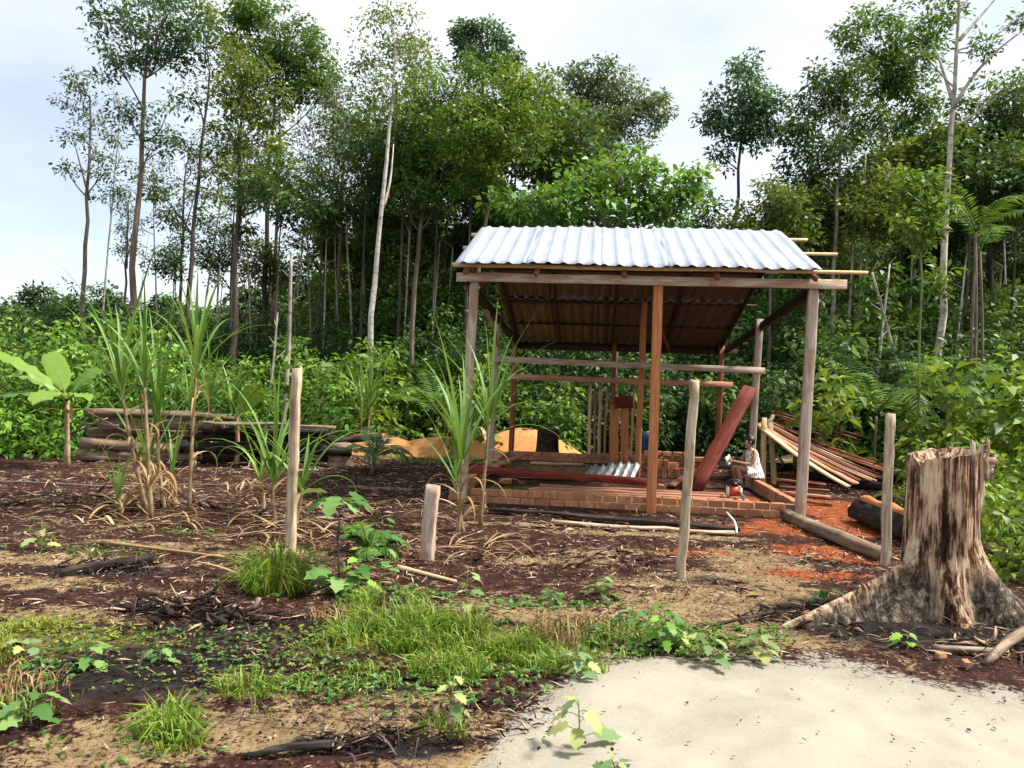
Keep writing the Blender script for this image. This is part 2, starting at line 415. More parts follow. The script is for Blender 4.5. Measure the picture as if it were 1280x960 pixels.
masks = {
 'sand': np.clip(.5 + (sand_edge(X) - Y) / .8 + .5 * (fbm(X * 2.4, Y * 2.4, 8, 4) - .5), 0, 1.6) * np.where(X > -1.1, 1, 0),
 'tan': blobmask([(60, 700, 1.6, .35, .8), (30, 730, 1.3, .3, .7), (950, 705, .6, 1.0, 1.15), (890, 760, 1.0, .75, 1.0), (985, 785, .9, .5, 1.0), (930, 735, .7, .6, 1.1), (330, 690, 1.3, .22, .7), (200, 680, 1.2, .3, .62),
                  (300, 915, 1.0, .28, .95), (120, 940, .7, .3, .7), (480, 870, .8, .25, .62), (560, 905, .6, .3, .62), (700, 700, 1.0, .25, .68), (640, 655, 1.6, .18, .62), (820, 668, 1.8, .2, .8), (840, 730, .9, .3, .8), (590, 960, .5, .25, .9),
                  (700, 585, 1.8, 2.0, .62), (690, 770, .8, .3, .75), (470, 610, 1.2, .3, .55), (640, 760, 1.0, .4, .6), (1060, 850, 1, .5, .6), (20, 960, .5, .3, .6), (90, 770, .8, .3, .6), (260, 870, .8, .25, .6), (420, 900, .7, .25, .7), (780, 690, 1.2, .3, .6)], .30),
 'red': blobmask([(1060, 640, .9, 1.6, 1.1), (1040, 690, .8, .6, .95), (1010, 720, .7, .3, .7), (960, 600, .5, 1.2, .9), (930, 625, .5, .6, .8), (1000, 600, 1.0, 1.2, .8), (860, 690, .7, .3, .6), (780, 625, 2.2, 1.2, .62), (900, 660, 1.2, .5, .72), (1090, 660, .8, 1.0, 1.1), (1000, 660, .8, .8, 1.0)]),
 'char': blobmask([(200, 840, 1.1, .55, .85), (330, 790, 1.0, .4, .75), (130, 715, .8, .25, .85), (230, 760, .7, .3, .9), (500, 935, .45, .15, 1.0), (420, 935, .35, .13, .9), (1100, 790, 1.0, .45, .75), (1230, 800, .8, .4, .8), (1000, 765, .5, .3, .7), (900, 730, .7, .35, .55), (80, 620, 1.2, .4, .6), (330, 560, 3.0, .7, .8), (440, 860, .7, .25, .6), (640, 880, .35, .2, .5)], .1),
 'moss': blobmask([(240, 665, .6, .25, .6), (120, 690, .5, .2, .6), (470, 800, 1.0, .6, .62), (600, 800, 1.3, .6, .65), (60, 800, .9, .4, .8), (330, 850, .8, .3, .62), (700, 820, .8, .5, .6), (560, 577, 1.2, .5, .9), (490, 572, .8, .5, .75), (650, 610, .9, .5, .7), (900, 800, .7, .3, .55), (400, 800, .8, .4, .6)]),
 'orange': blobmask([(560, 570, 2.0, 1.0, .8), (590, 600, .5, .7, .7)]),
 'litter': np.clip((Y - 16.5 + .02 * np.abs(X)) / 3 + np.clip((np.abs(X - 1.5) - 6.5) / 2, 0, 1) * np.clip((Y - 8) / 3, 0, 1), 0, 1.3),
}
masks['orange'] *= (masks['litter'] < 3)
for k, a in masks.items():
    at_ = ground.data.attributes.new(k, 'FLOAT', 'POINT'); at_.data.foreach_set('value', a.ravel().astype(np.float32))

# ------------------------------------------------------------------ shed
SA = math.radians(6)
SU = Vector((math.cos(SA), -math.sin(SA), 0)); SV = Vector((math.sin(SA), math.cos(SA), 0)); SO = Vector((-.74, 10.6, 0))
def S(u, v, z=0.0): return SO + SU * u + SV * v + Vector((0, 0, z))
shed = thing('open_shed', S(2.3, 0), 'open timber shed with ribbed metal gable roof standing over low brick walls', 'shed')
WID, ZE, ZR, ZB = 4.72, 3.23, 4.12, 2.66     # eave, ridge, rear eave heights
VR, VB = 1.75, 7.05
def post(u, v, z, du, m, w=.12, t=.1, dv=0, label=None):
    o = board('post', S(u, v, -.35), S(u + du, v + dv, z), w, t, MT[m], shed, up=SV, segs=8, rough=.003)
    if label: o['label'] = label
    return o
post(.10, 0, 3.17, .08, 'post_grey', .12); post(WID - .12, 0, 3.17, .09, 'post_grey', .13)
post(2.68, -.02, 3.17, -.01, 'post_new', .125, label='fresh orange centre post of the shed front')
post(0, 3.6, 2.98, .06, 'post_grey', .11); post(4.66, 3.6, 2.98, .1, 'post_grey', .12)
post(2.72, 4.1, 3.3, .03, 'post_new', .11); post(0.05, 6.9, 2.7, .02, 'wood_redbrown', .12); post(4.62, 6.9, 2.7, .02, 'wood_redbrown', .12)
post(2.3, 6.9, 2.7, .0, 'wood_redbrown', .1)
# plates, beams
board('front_beam', S(-.06, -.075, 3.10), S(5.08, -.075, 3.10), .05, .12, MT['post_grey'], shed, segs=10, rough=.004)
board('inner_beam', S(-.02, .09, 3.12), S(4.8, .09, 3.12), .05, .12, MT['wood_redbrown'], shed)
for u in (.06, WID + .05):
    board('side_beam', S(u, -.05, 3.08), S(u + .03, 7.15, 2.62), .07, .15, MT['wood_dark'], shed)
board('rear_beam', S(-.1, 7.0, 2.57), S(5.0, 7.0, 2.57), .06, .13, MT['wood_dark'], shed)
board('rail', S(-.1, 3.52, 2.12), S(4.86, 3.52, 2.06), .04, .11, MT['post_grey'], shed)
board('rail', S(-.05, 6.82, 1.86), S(4.9, 6.82, 1.84), .04, .12, MT['wood_pink'], shed)
board('brace', S(.02, .1, 2.95), S(.3, .1, 3.08), .05, .08, MT['wood_redbrown'], shed)
board('brace', S(3.5, 6.9, 2.55), S(2.9, 4.1, 3.3), .05, .09, MT['wood_redbrown'], shed)
board('brace', S(.1, 3.65, 2.35), S(.05, 1.8, 3.0), .05, .09, MT['post_grey'], shed)
def roof_z(v):
    return ZE + (ZR - ZE) * (v + .35) / (VR + .35) if v <= VR else ZR + (ZB - ZR) * (v - VR) / (7.45 - VR)
# rafters under both slopes
for u in (.1, 1.05, 2.2, 3.4, 4.62):
    board('rafter', S(u, -.33, roof_z(-.33) - .115), S(u, VR, ZR - .115), .06, .07, MT['wood_redbrown'], shed)
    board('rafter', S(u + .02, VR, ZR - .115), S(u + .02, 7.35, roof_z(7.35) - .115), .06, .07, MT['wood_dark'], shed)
# round purlin poles that stick out at both gables
for v, u0, u1 in ((-.2, -.1, 5.3), (.75, -.13, 5.2), (VR - .12, -.16, 5.02), (VR + .15, -.05, 4.9), (3.1, -.1, 4.95), (4.6, -.1, 4.9), (5.9, -.05, 4.9), (7.2, -.1, 4.9)):
    p = [S(u0 + (u1 - u0) * i / 6, v, roof_z(v) - .055 + .006 * math.sin(i * 2)) for i in range(7)]
    g = Geo().add(*tube(p, np.linspace(.032, .024, 7), 8, .05, seed=int(v * 50 + 60)))
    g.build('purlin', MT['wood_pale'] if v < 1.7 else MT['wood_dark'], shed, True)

def roofmat():
    m, nt, b = newmat('galvanised_ribbed_sheet')
    v = coords(nt, 'Object', (1.2, .35, 1), True)
    n = noise(nt, v, 3, 6, .65); n2 = noise(nt, coords(nt, 'Object', (14, .8, 14), True), 1.5, 5)
    col = ramp(nt, n, [(.3, (.34, .38, .45)), (.6, (.44, .48, .55))])
    col = mixc(nt, ramp(nt, n2, [(.54, (0, 0, 0)), (.74, (.7, .7, .7))]), col, (.27, .24, .22))
    nt.links.new(col, b.inputs['Base Color']); b.inputs['Metallic'].default_value = .35
    nt.links.new(math_(nt, 'ADD', math_(nt, 'MULTIPLY', n, .25), .32), b.inputs['Roughness'])
    return m
MT['roof'] = roofmat()
MT['roof_underside'] = plain('brown_underside_reflection', (.135, .078, .058), .5, .2, c2=(.065, .034, .025), scale=4)  # red soil mirrored in the metal underside, painted as a brown base colour
def ribbed(wid, ln, pitch=.215, h=.034, seed=0, wav=.006):
    """ribbed sheet, local X across the ribs, Y down the slope, thin closed shell"""
    g = np.random.default_rng(seed)
    prof = []
    n = int(round(wid / pitch))
    for k in range(n):
        for fx, fz in ((0, 0), (.30, 0), (.40, .45), (.50, 1), (.66, 1), (.76, .45), (.86, 0)): prof.append(((k + fx) * pitch, fz * h))
    prof.append((n * pitch, 0)); prof = np.array(prof); m = len(prof)
    rows = 9; V = []
    for j in range(rows):
        y = ln * j / (rows - 1)
        dz = wav * np.sin(prof[:, 0] * 3 + j * 1.3 + seed) + g.normal(0, .0015, m)
        V.append(np.column_stack([prof[:, 0], np.full(m, y), prof[:, 1] + dz]))
    top = np.concatenate(V); bot = top - np.array([0, 0, .004])
    i = np.arange(rows * m).reshape(rows, m)
    q = np.stack([i[:-1, :-1], i[:-1, 1:], i[1:, 1:], i[1:, :-1]], -1).reshape(-1, 4)
    o = rows * m
    def strip(a): return np.stack([a[:-1], a[1:], a[1:] + o, a[:-1] + o], 1)
    return np.concatenate([top, bot]), np.concatenate([q[:, ::-1], q + o, strip(i[0]), strip(i[-1])[:, ::-1], strip(i[:, 0])[:, ::-1], strip(i[:, -1])])
def sheet(u, v0, z0, v1, z1, lift, seed, wid=1.0):
    a = S(u, v0, z0 + lift); b_ = S(u, v1, z1 + lift); y = (b_ - a); ln = y.length; y.normalize()
    z = SU.cross(y); mm = Matrix((SU, y, z)).transposed().to_4x4(); mm.translation = a
    V, Fq = ribbed(wid, ln, .2, .022, seed=seed)
    me = Geo().add(V, Fq).mesh('roof_sheet', MT['roof']); me.materials.append(MT['roof_underside'])
    nq = (len(V) // 2 // 9 - 1) * 8
    mi = np.zeros(len(me.polygons), np.int32); mi[nq:2 * nq] = 1; me.polygons.foreach_set('material_index', mi)
    put('roof_sheet', me, mm, shed)
SW = 1.075
for k in range(5):
    u = -.03 + k * .925
    sheet(u, -.42 + random.uniform(-.015, .015), roof_z(-.42), VR + .1, roof_z(VR) + (ZR - ZE) / 2.1 * .1, .012 * (k % 2) + .03, k)
    sheet(u, VR - .02, ZR - .04, 4.75, roof_z(4.75) - .03, .006 + .012 * (k % 2), k + 10)
    sheet(u, 4.5, roof_z(4.5) - .065, 7.5, roof_z(7.5) - .055, .006 + .012 * (k % 2), k + 20)

# ------------------------------------------------------------------ brick walls: every brick its own part
BL, BW, BH = .19, .10, .09
def brickmesh(seed):
    g = np.random.default_rng(seed); L, W, H, c = BL / 2, BW / 2, BH / 2, .006
    V = []; corners = [(sx, sy, sz) for sx in (-1, 1) for sy in (-1, 1) for sz in (-1, 1)]
    for sx, sy, sz in corners:
        j = g.normal(0, .0025, 3)
        V += [(sx * L + j[0], sy * (W - c) + j[1], sz * (H - c) + j[2]), (sx * (L - c) + j[0], sy * W + j[1], sz * (H - c) + j[2]), (sx * (L - c) + j[0], sy * (W - c) + j[1], sz * H + j[2])]
    import bmesh
    bm = bmesh.new()
    for v in V: bm.verts.new(v)
    bmesh.ops.convex_hull(bm, input=bm.verts)
    me = bpy.data.meshes.new('brick'); bm.to_mesh(me); bm.free(); me.materials.append(MT['brick']); return me
BRICKS = [brickmesh(i) for i in range(6)]
def brick_wall(a, b, courses, label, lean=0.0, skip=(), base=0.0):
    w = thing('brick_wall', a, label, 'wall', 'low brick walls of the shed')
    d = (b - a); L = d.length; x = d.normalized(); y = Vector((0, 0, 1)).cross(x)
    n = int(L / (BL + .012)); ang = math.atan2(x.y, x.x)
    hz = courses * (BH + .012)
    g = Geo()
    c0 = a + Vector((0, 0, -.12 + base)); 
    bx = [(sx, sy, sz) for sx in (0.01, L - .01) for sy in (-BW / 2 + .012, BW / 2 - .012) for sz in (-.1, hz - .022)]
    V = np.array([tuple(a + x * p[0] + y * p[1] + Vector((0, 0, p[2] + base))) for p in bx])
    g.add(V, np.array([[0, 1, 3, 2], [4, 6, 7, 5], [0, 4, 5, 1], [2, 3, 7, 6], [0, 2, 6, 4], [1, 5, 7, 3]]))
    g.build('mortar', MT['mortar'], w)
    for c in range(courses):
        o = 0 if c % 2 == 0 else (BL + .012) / 2
        for k in range(n):
            if (c, k) in skip: continue
            s = o + (k + .5) * (BL + .012)
            if s + BL / 2 > L + .05: continue
            p = a + x * s + y * random.uniform(-.005, .005) + Vector((0, 0, base + c * (BH + .012) + BH / 2 + random.uniform(-.003, .003)))
            put('brick', random.choice(BRICKS), Matrix.Translation(p) @ Matrix.Rotation(ang + random.uniform(-.03, .03), 4, 'Z') @ Matrix.Rotation(random.uniform(-.02, .02), 4, 'X'), w)
    return w
brick_wall(S(-.1, .12), S(4.7, .12), 2, 'long low brick wall along the front of the open shed', skip={(1, 22)})
brick_wall(S(-.02, .3), S(-.02, 6.6), 2, 'low brick wall along the left side of the shed floor beside the sand')
brick_wall(S(.05, 6.72), S(4.6, 6.72), 2, 'low brick wall at the back of the shed floor')
brick_wall(S(4.66, .3), S(4.66, 3.4), 2, 'low brick wall the seated woman sits on')

print('PART2 shed ok')

# ------------------------------------------------------------------ trees
def crown_leaves(g, cl, tint, leaf, per, r, spread=1.0, sink=.25):
    """leaf clumps: cl (n,3) clump centres, each with 'per' leaves"""
    n = len(cl); k = n * per
    C = np.repeat(cl, per, 0)
    off = r.normal(0, 1, (k, 3)); off = nrm(off) * (r.random((k, 1)) ** .5) * np.array([.42, .42, .24]) * spread
    ax = nrm(off + r.normal(0, .12, (k, 3)) * spread) + np.array([0, 0, -sink])
    up = nrm(np.array([0, 0, 1.]) + r.normal(0, .55, (k, 3)))
    L = leaf * r.uniform(.65, 1.25, k); W = L * r.uniform(.38, .55, k)
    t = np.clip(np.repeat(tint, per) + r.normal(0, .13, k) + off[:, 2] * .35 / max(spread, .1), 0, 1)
    g.add(*leaves(C + off, ax, up, L, W), t)
def make_tree(name, label, d, trunk, r0, blobs, leafm, bark, leaf=.20, dens=2.4, per=34, seed=0, group=None, limbs=(), spread=1.0, cat='tree', sides=9):
    r = np.random.default_rng(seed)
    pts = [at(px, py, d) for px, py in trunk]
    b = pts[0].copy(); b.z = gz(b.x, b.y) - .1
    b2 = pts[0].copy()
    path = resample([b] + pts if pts[0].z > .4 else [b] + pts[1:], 14)
    path[1:-1] += r.normal(0, r0 * .16, (12, 3)) * np.array([1, 1, .2])
    root = thing(name, (b.x, b.y, b.z + .1), label, cat, group); r0 *= .68; dens *= 2.1; per = int(per * 1.15)
    tr = Geo(); rad = r0 * (1 - .72 * np.linspace(0, 1, 14) ** 1.1); rad[0] *= 1.35
    tr.add(*tube(path, rad, sides, .05, seed=seed))
    for lm in limbs:
        pp = resample([at(px, py, d + dd) for px, py, dd in lm], 8)
        tr.add(*tube(pp, np.linspace(r0 * .5, r0 * .12, 8), 7, .05, seed=seed + 3))
    cr_ = Geo(); CL = []; TN = []
    for (px, py, rx, ry) in blobs:
        s = d / FPX; rx *= 1.3; ry *= 1.3; R = np.array([rx * s, max(rx, ry) * s * .9, ry * s])
        c = np.array(tuple(at(px, py, d + r.uniform(-.6, .6) * rx * s)))
        zs = path[:, 2]; want = c[2] - R[2] * .6 - np.linalg.norm(c[:2] - path[-1][:2]) * .5
        k = int(np.clip(np.argmin(np.abs(zs - want)), 4, 13)); a = path[k]
        midp = (a + c) / 2 + np.array([0, 0, -.12 * np.linalg.norm(c - a)]) + r.normal(0, .12, 3)
        lp = bez(a, midp, c, 7)
        tr.add(*tube(lp, np.linspace(max(.02, rad[k] * .55), .014, 7), 5, 0, seed=seed))
        n = max(5, int(dens * R[0] * R[2] * math.pi))
        u = nrm(r.normal(0, 1, (n, 3))) * (r.random((n, 1)) ** .42)
        cc = c + u * R
        for q in cc[::2]:
            s0 = lp[r.integers(3, 7)]
            tr.add(*tube(bez(s0, (s0 + q) / 2 + r.normal(0, .1, 3), q, 4), np.linspace(.016, .006, 4), 3, 0, cap=False))
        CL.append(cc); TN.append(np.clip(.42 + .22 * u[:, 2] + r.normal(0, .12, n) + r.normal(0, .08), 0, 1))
    tr.build('trunk', MT[bark], root, True)
    if CL:
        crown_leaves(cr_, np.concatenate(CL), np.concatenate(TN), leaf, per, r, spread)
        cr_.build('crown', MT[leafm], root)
    return root

T = []
T.append(make_tree('slender_tree', 'small pale forked tree at the far left edge of the wood', 27, [(103, 392), (107, 300), (113, 240), (110, 190), (112, 120)], .15,
   [(104, 130, 24, 32), (120, 185, 20, 28), (84, 213, 12, 10), (97, 108, 12, 12), (132, 215, 12, 16), (95, 165, 14, 18)], 'l_grey', 'bark_brown', .15, 1.7, 26, 1, limbs=[[(112, 250, 0), (100, 205, .2), (92, 175, .3)]]))
T.append(make_tree('slender_tree', 'thin whitish tree between the forked tree and the tall leftmost trunk', 29, [(128, 392), (137, 290), (147, 190), (150, 120)], .075,
   [(147, 120, 20, 32), (152, 195, 16, 26), (138, 245, 15, 14), (130, 160, 14, 20), (155, 230, 14, 20)], 'l_dark', 'bark_pale', .15, 1.6, 26, 2))
T.append(make_tree('tall_tree', 'tall tree with straight brown trunk and high bluish green crown at upper left', 25, [(161, 400), (169, 290), (178, 170), (183, 80), (187, 20)], .2,
   [(160, 40, 36, 42), (205, 25, 40, 36), (148, 82, 24, 22), (205, 75, 34, 28), (175, -20, 55, 26), (140, 5, 20, 28), (235, 45, 22, 30), (190, 182, 20, 20), (205, 150, 18, 18), (160, 150, 16, 14)], 'l_blue', 'bark_brown', .17, 2.3, 34, 3))
T.append(make_tree('tall_tree', 'olive crowned tree with dark trunk left of the leafy column tree', 26, [(231, 420), (240, 310), (248, 220), (256, 150), (262, 90)], .16,
   [(258, 55, 32, 40), (288, 85, 26, 38), (240, 118, 24, 20), (198, 236, 28, 20), (228, 182, 18, 14), (270, 205, 16, 18), (262, 258, 20, 16), (215, 270, 14, 12), (250, 20, 25, 18)], 'l_olive', 'bark_dark', .17, 2.0, 32, 4))
T.append(make_tree('leafy_tree', 'tree leafy down its whole trunk with a yellowish olive column of foliage', 24, [(293, 420), (296, 300), (300, 190), (306, 100)], .17,
   [(308, 92, 26, 36), (325, 140, 28, 36), (298, 170, 26, 30), (335, 205, 24, 30), (308, 232, 28, 26), (285, 125, 18, 20), (345, 245, 18, 18), (300, 275, 18, 14)], 'l_olive', 'bark_dark', .18, 3.0, 34, 5, limbs=[[(288, 430, .4), (289, 330, .3), (294, 240, 0)]]))
T.append(make_tree('spreading_tree', 'tall tree with broad green domed crown reaching over its neighbours at upper left', 31, [(330, 430), (332, 300), (338, 190), (345, 120), (345, 70)], .2,
   [(300, 28, 36, 22), (345, 40, 42, 32), (380, 80, 36, 34), (325, 78, 30, 24), (403, 118, 20, 22), (360, 105, 25, 22), (318, 15, 30, 15), (412, 90, 16, 16)], 'l_green', 'bark_dark', .19, 3.4, 40, 6))
T.append(make_tree('small_tree', 'small dark round crowned tree below the broad domed crown', 22, [(343, 440), (347, 350), (350, 300), (353, 260)], .085,
   [(350, 248, 30, 24), (376, 262, 24, 22), (324, 240, 22, 22), (346, 215, 26, 18), (385, 240, 14, 14)], 'l_dark', 'bark_dark', .16, 3.4, 32, 7))
T.append(make_tree('slender_tree', 'airy thin tree with two pale stems left of the white trunk', 28, [(440, 440), (436, 330), (428, 230), (426, 140)], .085,
   [(420, 115, 24, 24), (437, 150, 22, 26), (410, 168, 20, 22), (400, 215, 16, 18), (432, 195, 16, 20), (445, 110, 14, 16), (395, 262, 18, 20)], 'l_grey', 'bark_pale', .14, 1.5, 26, 8, limbs=[[(425, 440, .5), (418, 330, .4), (420, 220, 0)]]))
T.append(make_tree('white_trunk_tree', 'tall tree with whitish leaning trunk and feathery light green crown', 22, [(462, 440), (467, 360), (477, 260), (487, 170), (492, 100), (497, 45)], .15,
   [(490, 38, 30, 24), (512, 68, 28, 30), (466, 60, 22, 18), (498, 105, 26, 24), (520, 38, 18, 18), (478, 20, 20, 12), (450, 80, 12, 12), (488, 130, 16, 14)], 'l_light', 'bark_white', .13, 3.0, 32, 9, limbs=[[(479, 260, .2), (488, 230, .4), (492, 180, .6)]]))
T.append(make_tree('leafy_tree', 'bushy green tree with brown trunk left of the yellow green crown', 25, [(514, 430), (520, 340), (528, 270), (545, 180), (550, 130)], .15,
   [(548, 130, 34, 38), (530, 195, 30, 36), (572, 110, 32, 30), (560, 205, 32, 36), (520, 150, 22, 25), (590, 95, 22, 16), (510, 240, 25, 25), (545, 250, 28, 22)], 'l_green', 'bark_brown', .17, 2.7, 34, 10))
T.append(make_tree('tall_tree', 'dark crown poking above the other treetops left of the sky gap', 36, [(600, 440), (602, 220), (604, 110), (603, 60)], .22,
   [(600, 44, 28, 18), (622, 64, 22, 18), (584, 66, 18, 16), (608, 84, 26, 14), (636, 74, 12, 10), (590, 34, 14, 9)], 'l_blue', 'bark_dark', .22, 4.0, 40, 11))
T.append(make_tree('leafy_tree', 'yellow green crowned tree in the middle of the wood above the roof edge', 23.5, [(590, 430), (600, 310), (618, 230), (636, 150)], .15,
   [(626, 165, 44, 32), (598, 185, 38, 30), (660, 125, 32, 26), (585, 145, 32, 30), (642, 104, 36, 18), (592, 225, 34, 26), (668, 165, 22, 28), (620, 130, 30, 24)], 'l_lime', 'bark_brown', .17, 3.2, 36, 12))
T.append(make_tree('spreading_tree', 'greyish green rounded treetop beside the sky gap in the middle', 34, [(745, 440), (748, 260), (750, 180), (755, 120)], .24,
   [(735, 132, 36, 34), (775, 122, 36, 30), (812, 132, 24, 20), (712, 98, 18, 14), (750, 96, 30, 14), (772, 162, 38, 22), (730, 178, 36, 26), (790, 150, 30, 20)], 'l_grey', 'bark_dark', .2, 3.2, 36, 13))
T.append(make_tree('broadleaf_tree', 'bright broad leaved tree right behind the ridge of the metal roof', 20.5, [(770, 440), (772, 340), (776, 260), (778, 215)], .16,
   [(722, 236, 36, 32), (765, 216, 36, 28), (802, 236, 36, 34), (842, 250, 32, 34), (698, 272, 36, 26), (780, 272, 56, 22), (655, 250, 36, 26), (868, 244, 18, 28), (740, 262, 40, 24)], 'l_bright', 'bark_brown', .24, 3.0, 26, 14))
T.append(make_tree('tall_tree', 'lone bluish green tree standing in the sky gap right of the middle', 29, [(918, 360), (921, 250), (925, 180), (931, 110)], .17,
   [(936, 92, 22, 18), (924, 125, 32, 26), (952, 135, 28, 26), (884, 150, 18, 11), (972, 152, 18, 16), (910, 162, 22, 20), (902, 193, 14, 15), (950, 170, 18, 16), (930, 155, 25, 20)], 'l_blue', 'bark_dark', .19, 3.2, 38, 15))
T.append(make_tree('pale_trunk_tree', 'dark crowned tree with bare pale trunk right of the roof corner', 24, [(1040, 440), (1043, 330), (1047, 240), (1051, 150)], .14,
   [(1035, 138, 36, 34), (1010, 192, 28, 32), (1060, 108, 32, 30), (1078, 158, 28, 32), (998, 160, 16, 16), (1040, 202, 34, 24), (1022, 105, 20, 18), (1050, 175, 30, 22)], 'l_dark', 'bark_pale', .18, 3.2, 36, 16))
T.append(make_tree('tall_tree', 'leafy green treetop between the pale trunk and the forking white tree', 27, [(1098, 440), (1096, 250), (1102, 130), (1108, 60)], .18,
   [(1080, 52, 30, 26), (1118, 62, 36, 32), (1150, 30, 28, 22), (1108, 102, 36, 26), (1146, 112, 32, 28), (1090, 20, 24, 14), (1140, 75, 30, 26), (1128, 150, 30, 22)], 'l_green', 'bark_dark', .19, 2.8, 36, 17))
T.append(make_tree('white_trunk_tree', 'big whitish tree forking into long bare limbs at upper right', 21, [(1170, 500), (1179, 330), (1186, 210), (1191, 110), (1200, 40), (1199, -30)], .17,
   [(1172, 10, 36, 14), (1215, -10, 34, 14), (1275, 22, 14, 14), (1252, 105, 26, 20), (1225, 60, 14, 10), (1150, 60, 18, 14)], 'l_green', 'bark_pale', .16, 2.2, 30, 18,
   limbs=[[(1190, 125, 0), (1178, 85, .2), (1165, 50, .4)], [(1189, 140, 0), (1214, 95, -.2), (1245, 62, -.4), (1290, 30, -.6)], [(1199, 50, 0), (1224, 22, .2), (1250, -8, .3)]]))
T.append(make_tree('dense_tree', 'dense dark tree filling the upper right edge behind the forking white tree', 26, [(1240, 440), (1236, 310), (1235, 190), (1238, 130)], .2,
   [(1250, 148, 38, 34), (1228, 196, 40, 36), (1272, 225, 30, 36), (1160, 182, 38, 26), (1150, 222, 40, 32), (1205, 245, 40, 28), (1262, 280, 30, 36), (1120, 215, 25, 25), (1290, 130, 25, 40), (1215, 150, 30, 25)], 'l_dark', 'bark_dark', .19, 3.4, 36, 19))
T.append(make_tree('young_tree', 'young thin tree with bright lime top and vines at right', 14.5, [(1147, 545), (1150, 410), (1152, 310), (1150, 235)], .05,
   [(1138, 224, 16, 11), (1166, 219, 16, 11), (1150, 246, 24, 18), (1138, 286, 18, 18), (1162, 300, 16, 22), (1170, 345, 11, 24), (1150, 270, 22, 16), (1172, 250, 12, 12)], 'l_lime', 'stem_green', .17, 7.0, 18, 20, spread=.6))
T.append(make_tree('small_tree', 'low rounded olive tree just beyond the right end of the roof', 23, [(962, 440), (962, 340), (963, 290), (962, 260)], .12,
   [(960, 262, 32, 26), (934, 284, 28, 20), (990, 258, 28, 22), (968, 240, 22, 14), (1000, 285, 25, 20), (950, 300, 35, 20)], 'l_olive', 'bark_dark', .18, 3.2, 34, 21))
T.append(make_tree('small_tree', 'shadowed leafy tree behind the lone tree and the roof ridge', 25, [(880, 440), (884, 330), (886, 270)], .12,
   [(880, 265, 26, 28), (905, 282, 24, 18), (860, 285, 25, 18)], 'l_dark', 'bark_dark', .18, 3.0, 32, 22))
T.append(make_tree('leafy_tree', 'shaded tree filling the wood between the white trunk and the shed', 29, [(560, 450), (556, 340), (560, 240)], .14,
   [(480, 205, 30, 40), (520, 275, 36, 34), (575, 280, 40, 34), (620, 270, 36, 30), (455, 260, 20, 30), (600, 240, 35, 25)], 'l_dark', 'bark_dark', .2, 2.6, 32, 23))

def copy_tree(o, loc, rz, sc, label, group):
    c = o.copy(); COL.objects.link(c); c.location = loc; c.rotation_euler = (0, 0, rz); c.scale = (sc, sc, sc)
    c['label'] = label; c['group'] = group
    for ch in o.children:
        k = ch.copy(); COL.objects.link(k); k.parent = c
    return c
# the wood behind: slender trees copied from the ones in front
bk = []
for i, (px, d) in enumerate([(205, 34), (262, 37), (318, 33), (385, 34), (408, 38), (452, 33), (476, 36), (498, 31), (536, 33), (552, 37), (575, 32), (612, 34), (645, 33), (676, 36), (700, 31), (820, 38), (850, 34), (1000, 33),
                             (1022, 36), (1066, 30), (1080, 34), (1112, 31), (1135, 35), (1160, 32), (1200, 30), (1222, 34), (1246, 31), (1270, 35), (1292, 30), (1330, 33), (440, 42), (520, 43), (590, 41), (660, 42), (1050, 42), (1120, 43), (1190, 41), (1260, 42)]):
    src = T[[6, 9, 15, 22, 4, 18][i % 6]]; p = at(px, 480, d); p.z = gz(p.x, p.y)
    h = {'6': 1.25}.get(str([6, 9, 15, 22, 4, 18][i % 6]), .82) * random.uniform(.85, 1.1)
    if 700 < px < 1000: h *= .62
    if px < 400: h *= .5
    side = 'left of the shed' if px < 580 else ('behind the shed' if px < 1000 else 'right of the shed')
    copy_tree(src, p, random.uniform(0, 6.28), h, 'shaded forest tree deep in the wood ' + side, 'forest trees deep in the wood ' + side)

for i, (px, d, k, sc) in enumerate([(215, 30, 6, .9), (268, 29, 6, .95), (330, 31, 20, .9), (395, 27, 6, 1.15), (415, 31, 20, 1.1), (448, 26, 6, 1.35), (470, 30, 20, 1.5), (495, 27, 6, 1.5), (515, 32, 13, 1.1), (538, 26, 6, 1.3), (560, 30, 20, 1.6), (580, 26, 6, 1.35), (605, 29, 13, 1.15), (635, 27, 6, 1.6), (665, 30, 20, 1.6),
                                       (695, 28, 6, 1.5), (720, 31, 6, 1.6), (835, 27, 6, 1.0), (985, 28, 6, 1.2), (1015, 29, 20, 1.2), (1062, 27, 6, 1.25), (1090, 24, 20, 1.1), (1118, 28, 6, 1.5), (1145, 25, 20, 1.3), (1205, 24, 6, 1.3), (1230, 28, 20, 1.5), (1262, 24, 6, 1.25), (1285, 27, 6, 1.5), (1310, 23, 20, 1.2)]):
    p = at(px, 480, d); p.z = gz(p.x, p.y); side = 'left of the shed' if px < 580 else ('behind the shed' if px < 1000 else 'right of the shed')
    copy_tree(T[k], p, random.uniform(0, 6.28), sc, 'mid height leafy tree under the tall crowns ' + side, 'mid height trees ' + side)
for i, (px, d, k, sc) in enumerate([(196, 31, 7, .82), (222, 33, 0, .95), (248, 30, 7, .9), (283, 34, 3, .85), (312, 30, 7, .95), (338, 33, 0, 1.15), (366, 29, 7, .9), (398, 32, 3, .92), (418, 29, 0, 1.05), (452, 30, 7, 1.0), (505, 29, 0, 1.2), (152, 33, 0, .8)]):
    p = at(px, 480, d); p.z = gz(p.x, p.y)
    copy_tree(T[k], p, random.uniform(0, 6.28), sc, 'airy slender tree filling the gaps between the tall trunks left of the shed', 'airy slender trees left of the shed')
